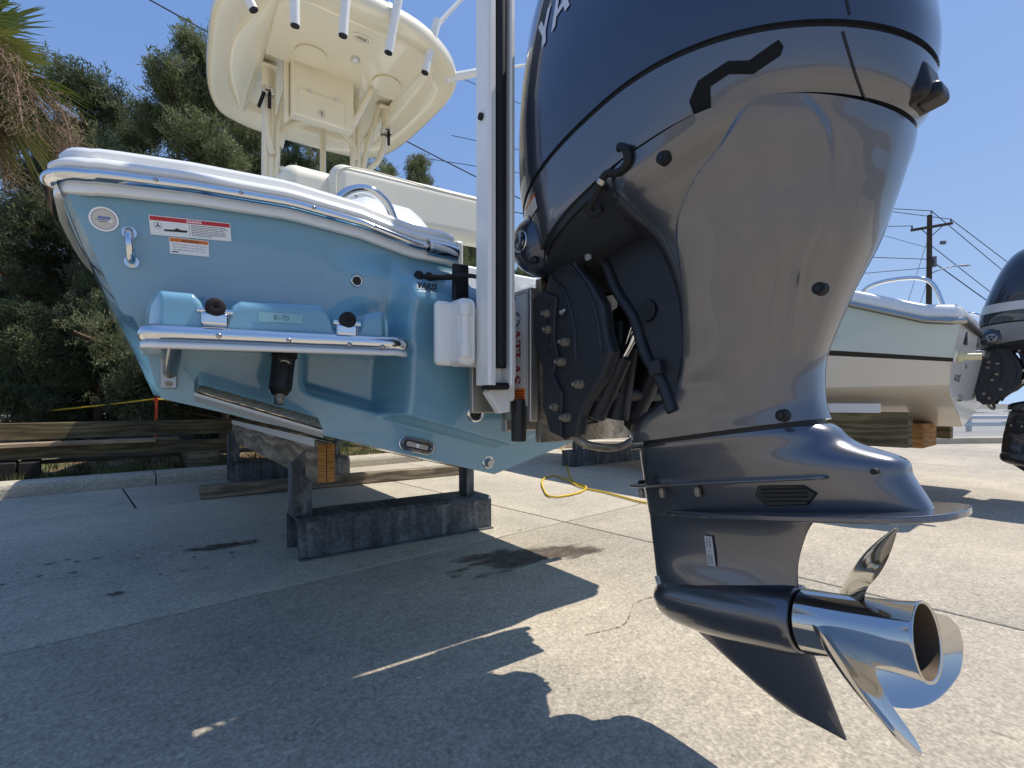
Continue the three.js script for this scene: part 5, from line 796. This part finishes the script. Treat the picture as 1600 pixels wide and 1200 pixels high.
// ------------------------------------------------------------------ palm at the left edge
{
  const t = thing('palm_tree', 'fan palm with hanging fronds and dry flower stalks at upper left', 'palm tree'); t.position.set(-7.25, 0, -6.35);
  mesh('trunk', new THREE.CylinderGeometry(0.17, 0.22, 5.4, 14, 12).translate(0, 2.7, 0), barkM, t);
  const gm = [P({ color: new THREE.Color().setRGB(0.2, 0.25, 0.06), roughness: 0.4 }), P({ color: new THREE.Color().setRGB(0.3, 0.31, 0.1), roughness: 0.4 }), P({ color: new THREE.Color().setRGB(0.15, 0.2, 0.06), roughness: 0.45 })], dry = P({ color: new THREE.Color().setRGB(0.3, 0.2, 0.13), roughness: 0.9 });
  const frond = (az, el, len, mat, droop) => {
    const dir = V(Math.cos(az) * Math.cos(el), Math.sin(el), Math.sin(az) * Math.cos(el)), base = V(0, 5.35, 0), gs = [];
    const hub = base.clone().addScaledVector(dir, len * 0.45); hub.y -= droop * 0.12; gs.push(tube([base, base.clone().lerp(hub, 0.5).add(V(0, 0.04, 0)), hub], 0.016, 8, 5));
    const side = V(-dir.z, 0, dir.x).normalize(), nrm = side.clone().cross(dir).normalize(); const K = 44;
    for (let k = 0; k < K; k++) {
      const f = (k / (K - 1) - 0.5) * 2, an = f * 1.75, L = len * rr(0.62, 0.8) * (1 - 0.28 * Math.abs(f)), d = dir.clone().multiplyScalar(Math.cos(an)).addScaledVector(side, Math.sin(an)).addScaledVector(nrm, rr(-0.1, 0.1) + 0.25 * Math.abs(f));
      const pts = [0, 0.35, 0.7, 1].map(s => hub.clone().addScaledVector(d, L * s).add(V(0, -droop * (0.25 + Math.abs(f) * 0.5) * s * s * L * 1.1, 0))); const w = [0.012, 0.021, 0.013, 0.001], pos = [], wd = d.clone().cross(V(0, 1, 0)).normalize().lerp(nrm, 0.35).normalize();
      for (let s = 0; s < 3; s++) { const a = pts[s].clone().addScaledVector(wd, w[s]), b = pts[s].clone().addScaledVector(wd, -w[s]), c = pts[s + 1].clone().addScaledVector(wd, w[s + 1]), e = pts[s + 1].clone().addScaledVector(wd, -w[s + 1]); const m0 = pts[s].clone().addScaledVector(nrm, -w[s] * 0.6), m1 = pts[s + 1].clone().addScaledVector(nrm, -w[s + 1] * 0.6); for (const tr of [[a, m0, m1], [a, m1, c], [m0, b, e], [m0, e, m1]]) for (const v of tr) pos.push(v.x, v.y, v.z); }
      const g = new THREE.BufferGeometry(); g.setAttribute('position', new THREE.Float32BufferAttribute(pos, 3)); g.computeVertexNormals(); gs.push(g);
    }
    mesh('frond', join(gs), mat, t);
  };
  for (let i = 0; i < 34; i++) frond(i * 2.399, lerp(1.1, -0.75, Math.pow(i / 33, 0.9)), rr(1.05, 1.35), gm[i % 3], lerp(0.3, 1.2, i / 33));
  for (let i = 0; i < 10; i++) frond(i * 0.63 + 0.3, rr(-1.25, -0.95), rr(0.8, 1.1), dry, 1.0);
  for (let i = 0; i < 9; i++) { // dry flower stalks
    const az = i * 0.7 + 0.2, gs = [], dx = Math.cos(az), dz = Math.sin(az), c = [[0, 5.3, 0], [dx * 0.7, 5.3, dz * 0.7], [dx * 1.15, 4.85, dz * 1.15], [dx * 1.3, 4.2, dz * 1.3]]; const cv = new THREE.CatmullRomCurve3(c.map(p => V(...p)));
    gs.push(tube(c, 0.012, 16, 5)); for (let k = 0; k < 420; k++) { const p = cv.getPoint(rr(0.4, 1)).add(V(rr(-0.16, 0.16), rr(-0.16, 0.1), rr(-0.16, 0.16))), q = p.clone().add(V(rr(-0.12, 0.12), rr(-0.2, 0.03), rr(-0.12, 0.12))); gs.push(tube([p, p.clone().lerp(q, 0.5).add(V(rr(-.06, .06), rr(-.04, .06), rr(-.06, .06))), q], 0.0028, 3, 3)); }
    mesh('flower_stalk', join(gs), dry, t);
  }
}
// ------------------------------------------------------------------ parked car far left
{
  const c = thing('parked_car', 'white pickup parked beyond the bushes at the left edge', 'car'); c.position.set(-17.3, 0, -17.4); c.rotation.y = 0.75;
  const wp = P({ color: 0xe4e6e8, roughness: 0.3, clearcoat: 1 });
  const bodyO = [[-2.6, 0.45], [-2.3, 0.4], [-1.95, 0.4], [-1.9, 0.62], [-1.7, 0.82], [-1.4, 0.86], [-1.1, 0.72], [-0.95, 0.42], [1.2, 0.42], [1.25, 0.62], [1.45, 0.82], [1.75, 0.86], [2.05, 0.72], [2.2, 0.42], [2.7, 0.5], [2.72, 1.05], [1.2, 1.12], [0.7, 1.75], [-0.6, 1.78], [-0.9, 1.15], [-2.6, 1.12]];
  mesh('body', prism(bodyO, 1.8, 0.06).translate(0, 0, -0.9), wp, c);
  mesh('window', prism([[-0.75, 1.2], [1.0, 1.18], [0.62, 1.66], [-0.52, 1.68]], 1.82, 0.01).translate(0, 0, -0.91), P({ color: 0x10151b, roughness: 0.1 }), c);
  for (const x of [-1.45, 1.72]) for (const z of [-0.78, 0.78]) { const w = mesh('wheel', rod([x, 0.36, z - 0.12], [x, 0.36, z + 0.12], 0.36, 0.36, 28), M.rubber, c); mesh('rim', rod([x, 0.36, z + Math.sign(z) * 0.118], [x, 0.36, z + Math.sign(z) * 0.13], 0.23, 0.22, 14), M.alu, w); }
  for (const z of [-0.7, 0.7]) mesh('headlight', rbox(0.06, 0.14, 0.3, 2.71, 0.88, z, 0.02), M.whiteGel, c);
  mesh('bumper', rbox(0.12, 0.18, 1.7, 2.74, 0.52, 0, 0.03), M.black, c);
}
// ------------------------------------------------------------------ far side of the street
{
  const k = struct('street_kerb', metreUV(rbox(40, 0.14, 0.3, 0, 0, 0, 0.02), 0.2), M.concrete); k.position.set(14, 0.05, -10.6); k.rotation.y = 0.12;
  const g = thing('guard_rail', 'low pale guard rail along the street behind the right boat', 'guard rail'); g.position.set(16, 0, -14.5); g.rotation.y = 0.12;
  const pale = S({ color: 0xc4c6c8, metalness: 0.3, roughness: 0.5 });
  for (const y of [0.2, 0.4]) mesh('rail', rbox(24, 0.1, 0.05, 0, y, 0, 0.02), pale, g); for (let x = -11; x <= 11; x += 2) mesh('post', rbox(0.1, 0.46, 0.1, x, 0.23, -0.08, 0.01), pale, g);
}
// grass tufts along the verge
{
  const bl = (() => { const gs = []; for (let i = 0; i < 14; i++) { const h = rr(0.04, 0.12), g = new THREE.BufferGeometry(); g.setAttribute('position', new THREE.Float32BufferAttribute([-0.003, 0, 0, 0.003, 0, 0, rr(-0.02, 0.02), h, rr(-0.02, 0.02)], 3)); g.computeVertexNormals(); g.rotateY(rr(0, 6)); g.translate(rr(-0.04, 0.04), 0, rr(-0.04, 0.04)); gs.push(g); } return join(gs); })();
  const N = 2600, I = new THREE.InstancedMesh(bl, P({ color: new THREE.Color().setRGB(0.13, 0.15, 0.045), roughness: 0.9 }), N), m = new THREE.Matrix4();
  for (let i = 0; i < N; i++) { const p = pave(rr(-7, 6), 6.15 + Math.pow(rnd(), 1.4) * 4.5, 0.1); m.makeRotationY(rr(0, 6)).setPosition(p.x, p.y, p.z); I.setMatrixAt(i, m); }
  I.name = 'grass'; I.castShadow = I.receiveShadow = true; tag(I, 'sparse dry grass on the verge under the lumber', 'grass', null, 'stuff'); scene.add(I);
}
scene.updateMatrixWorld(true);
renderer.render(scene, camera);
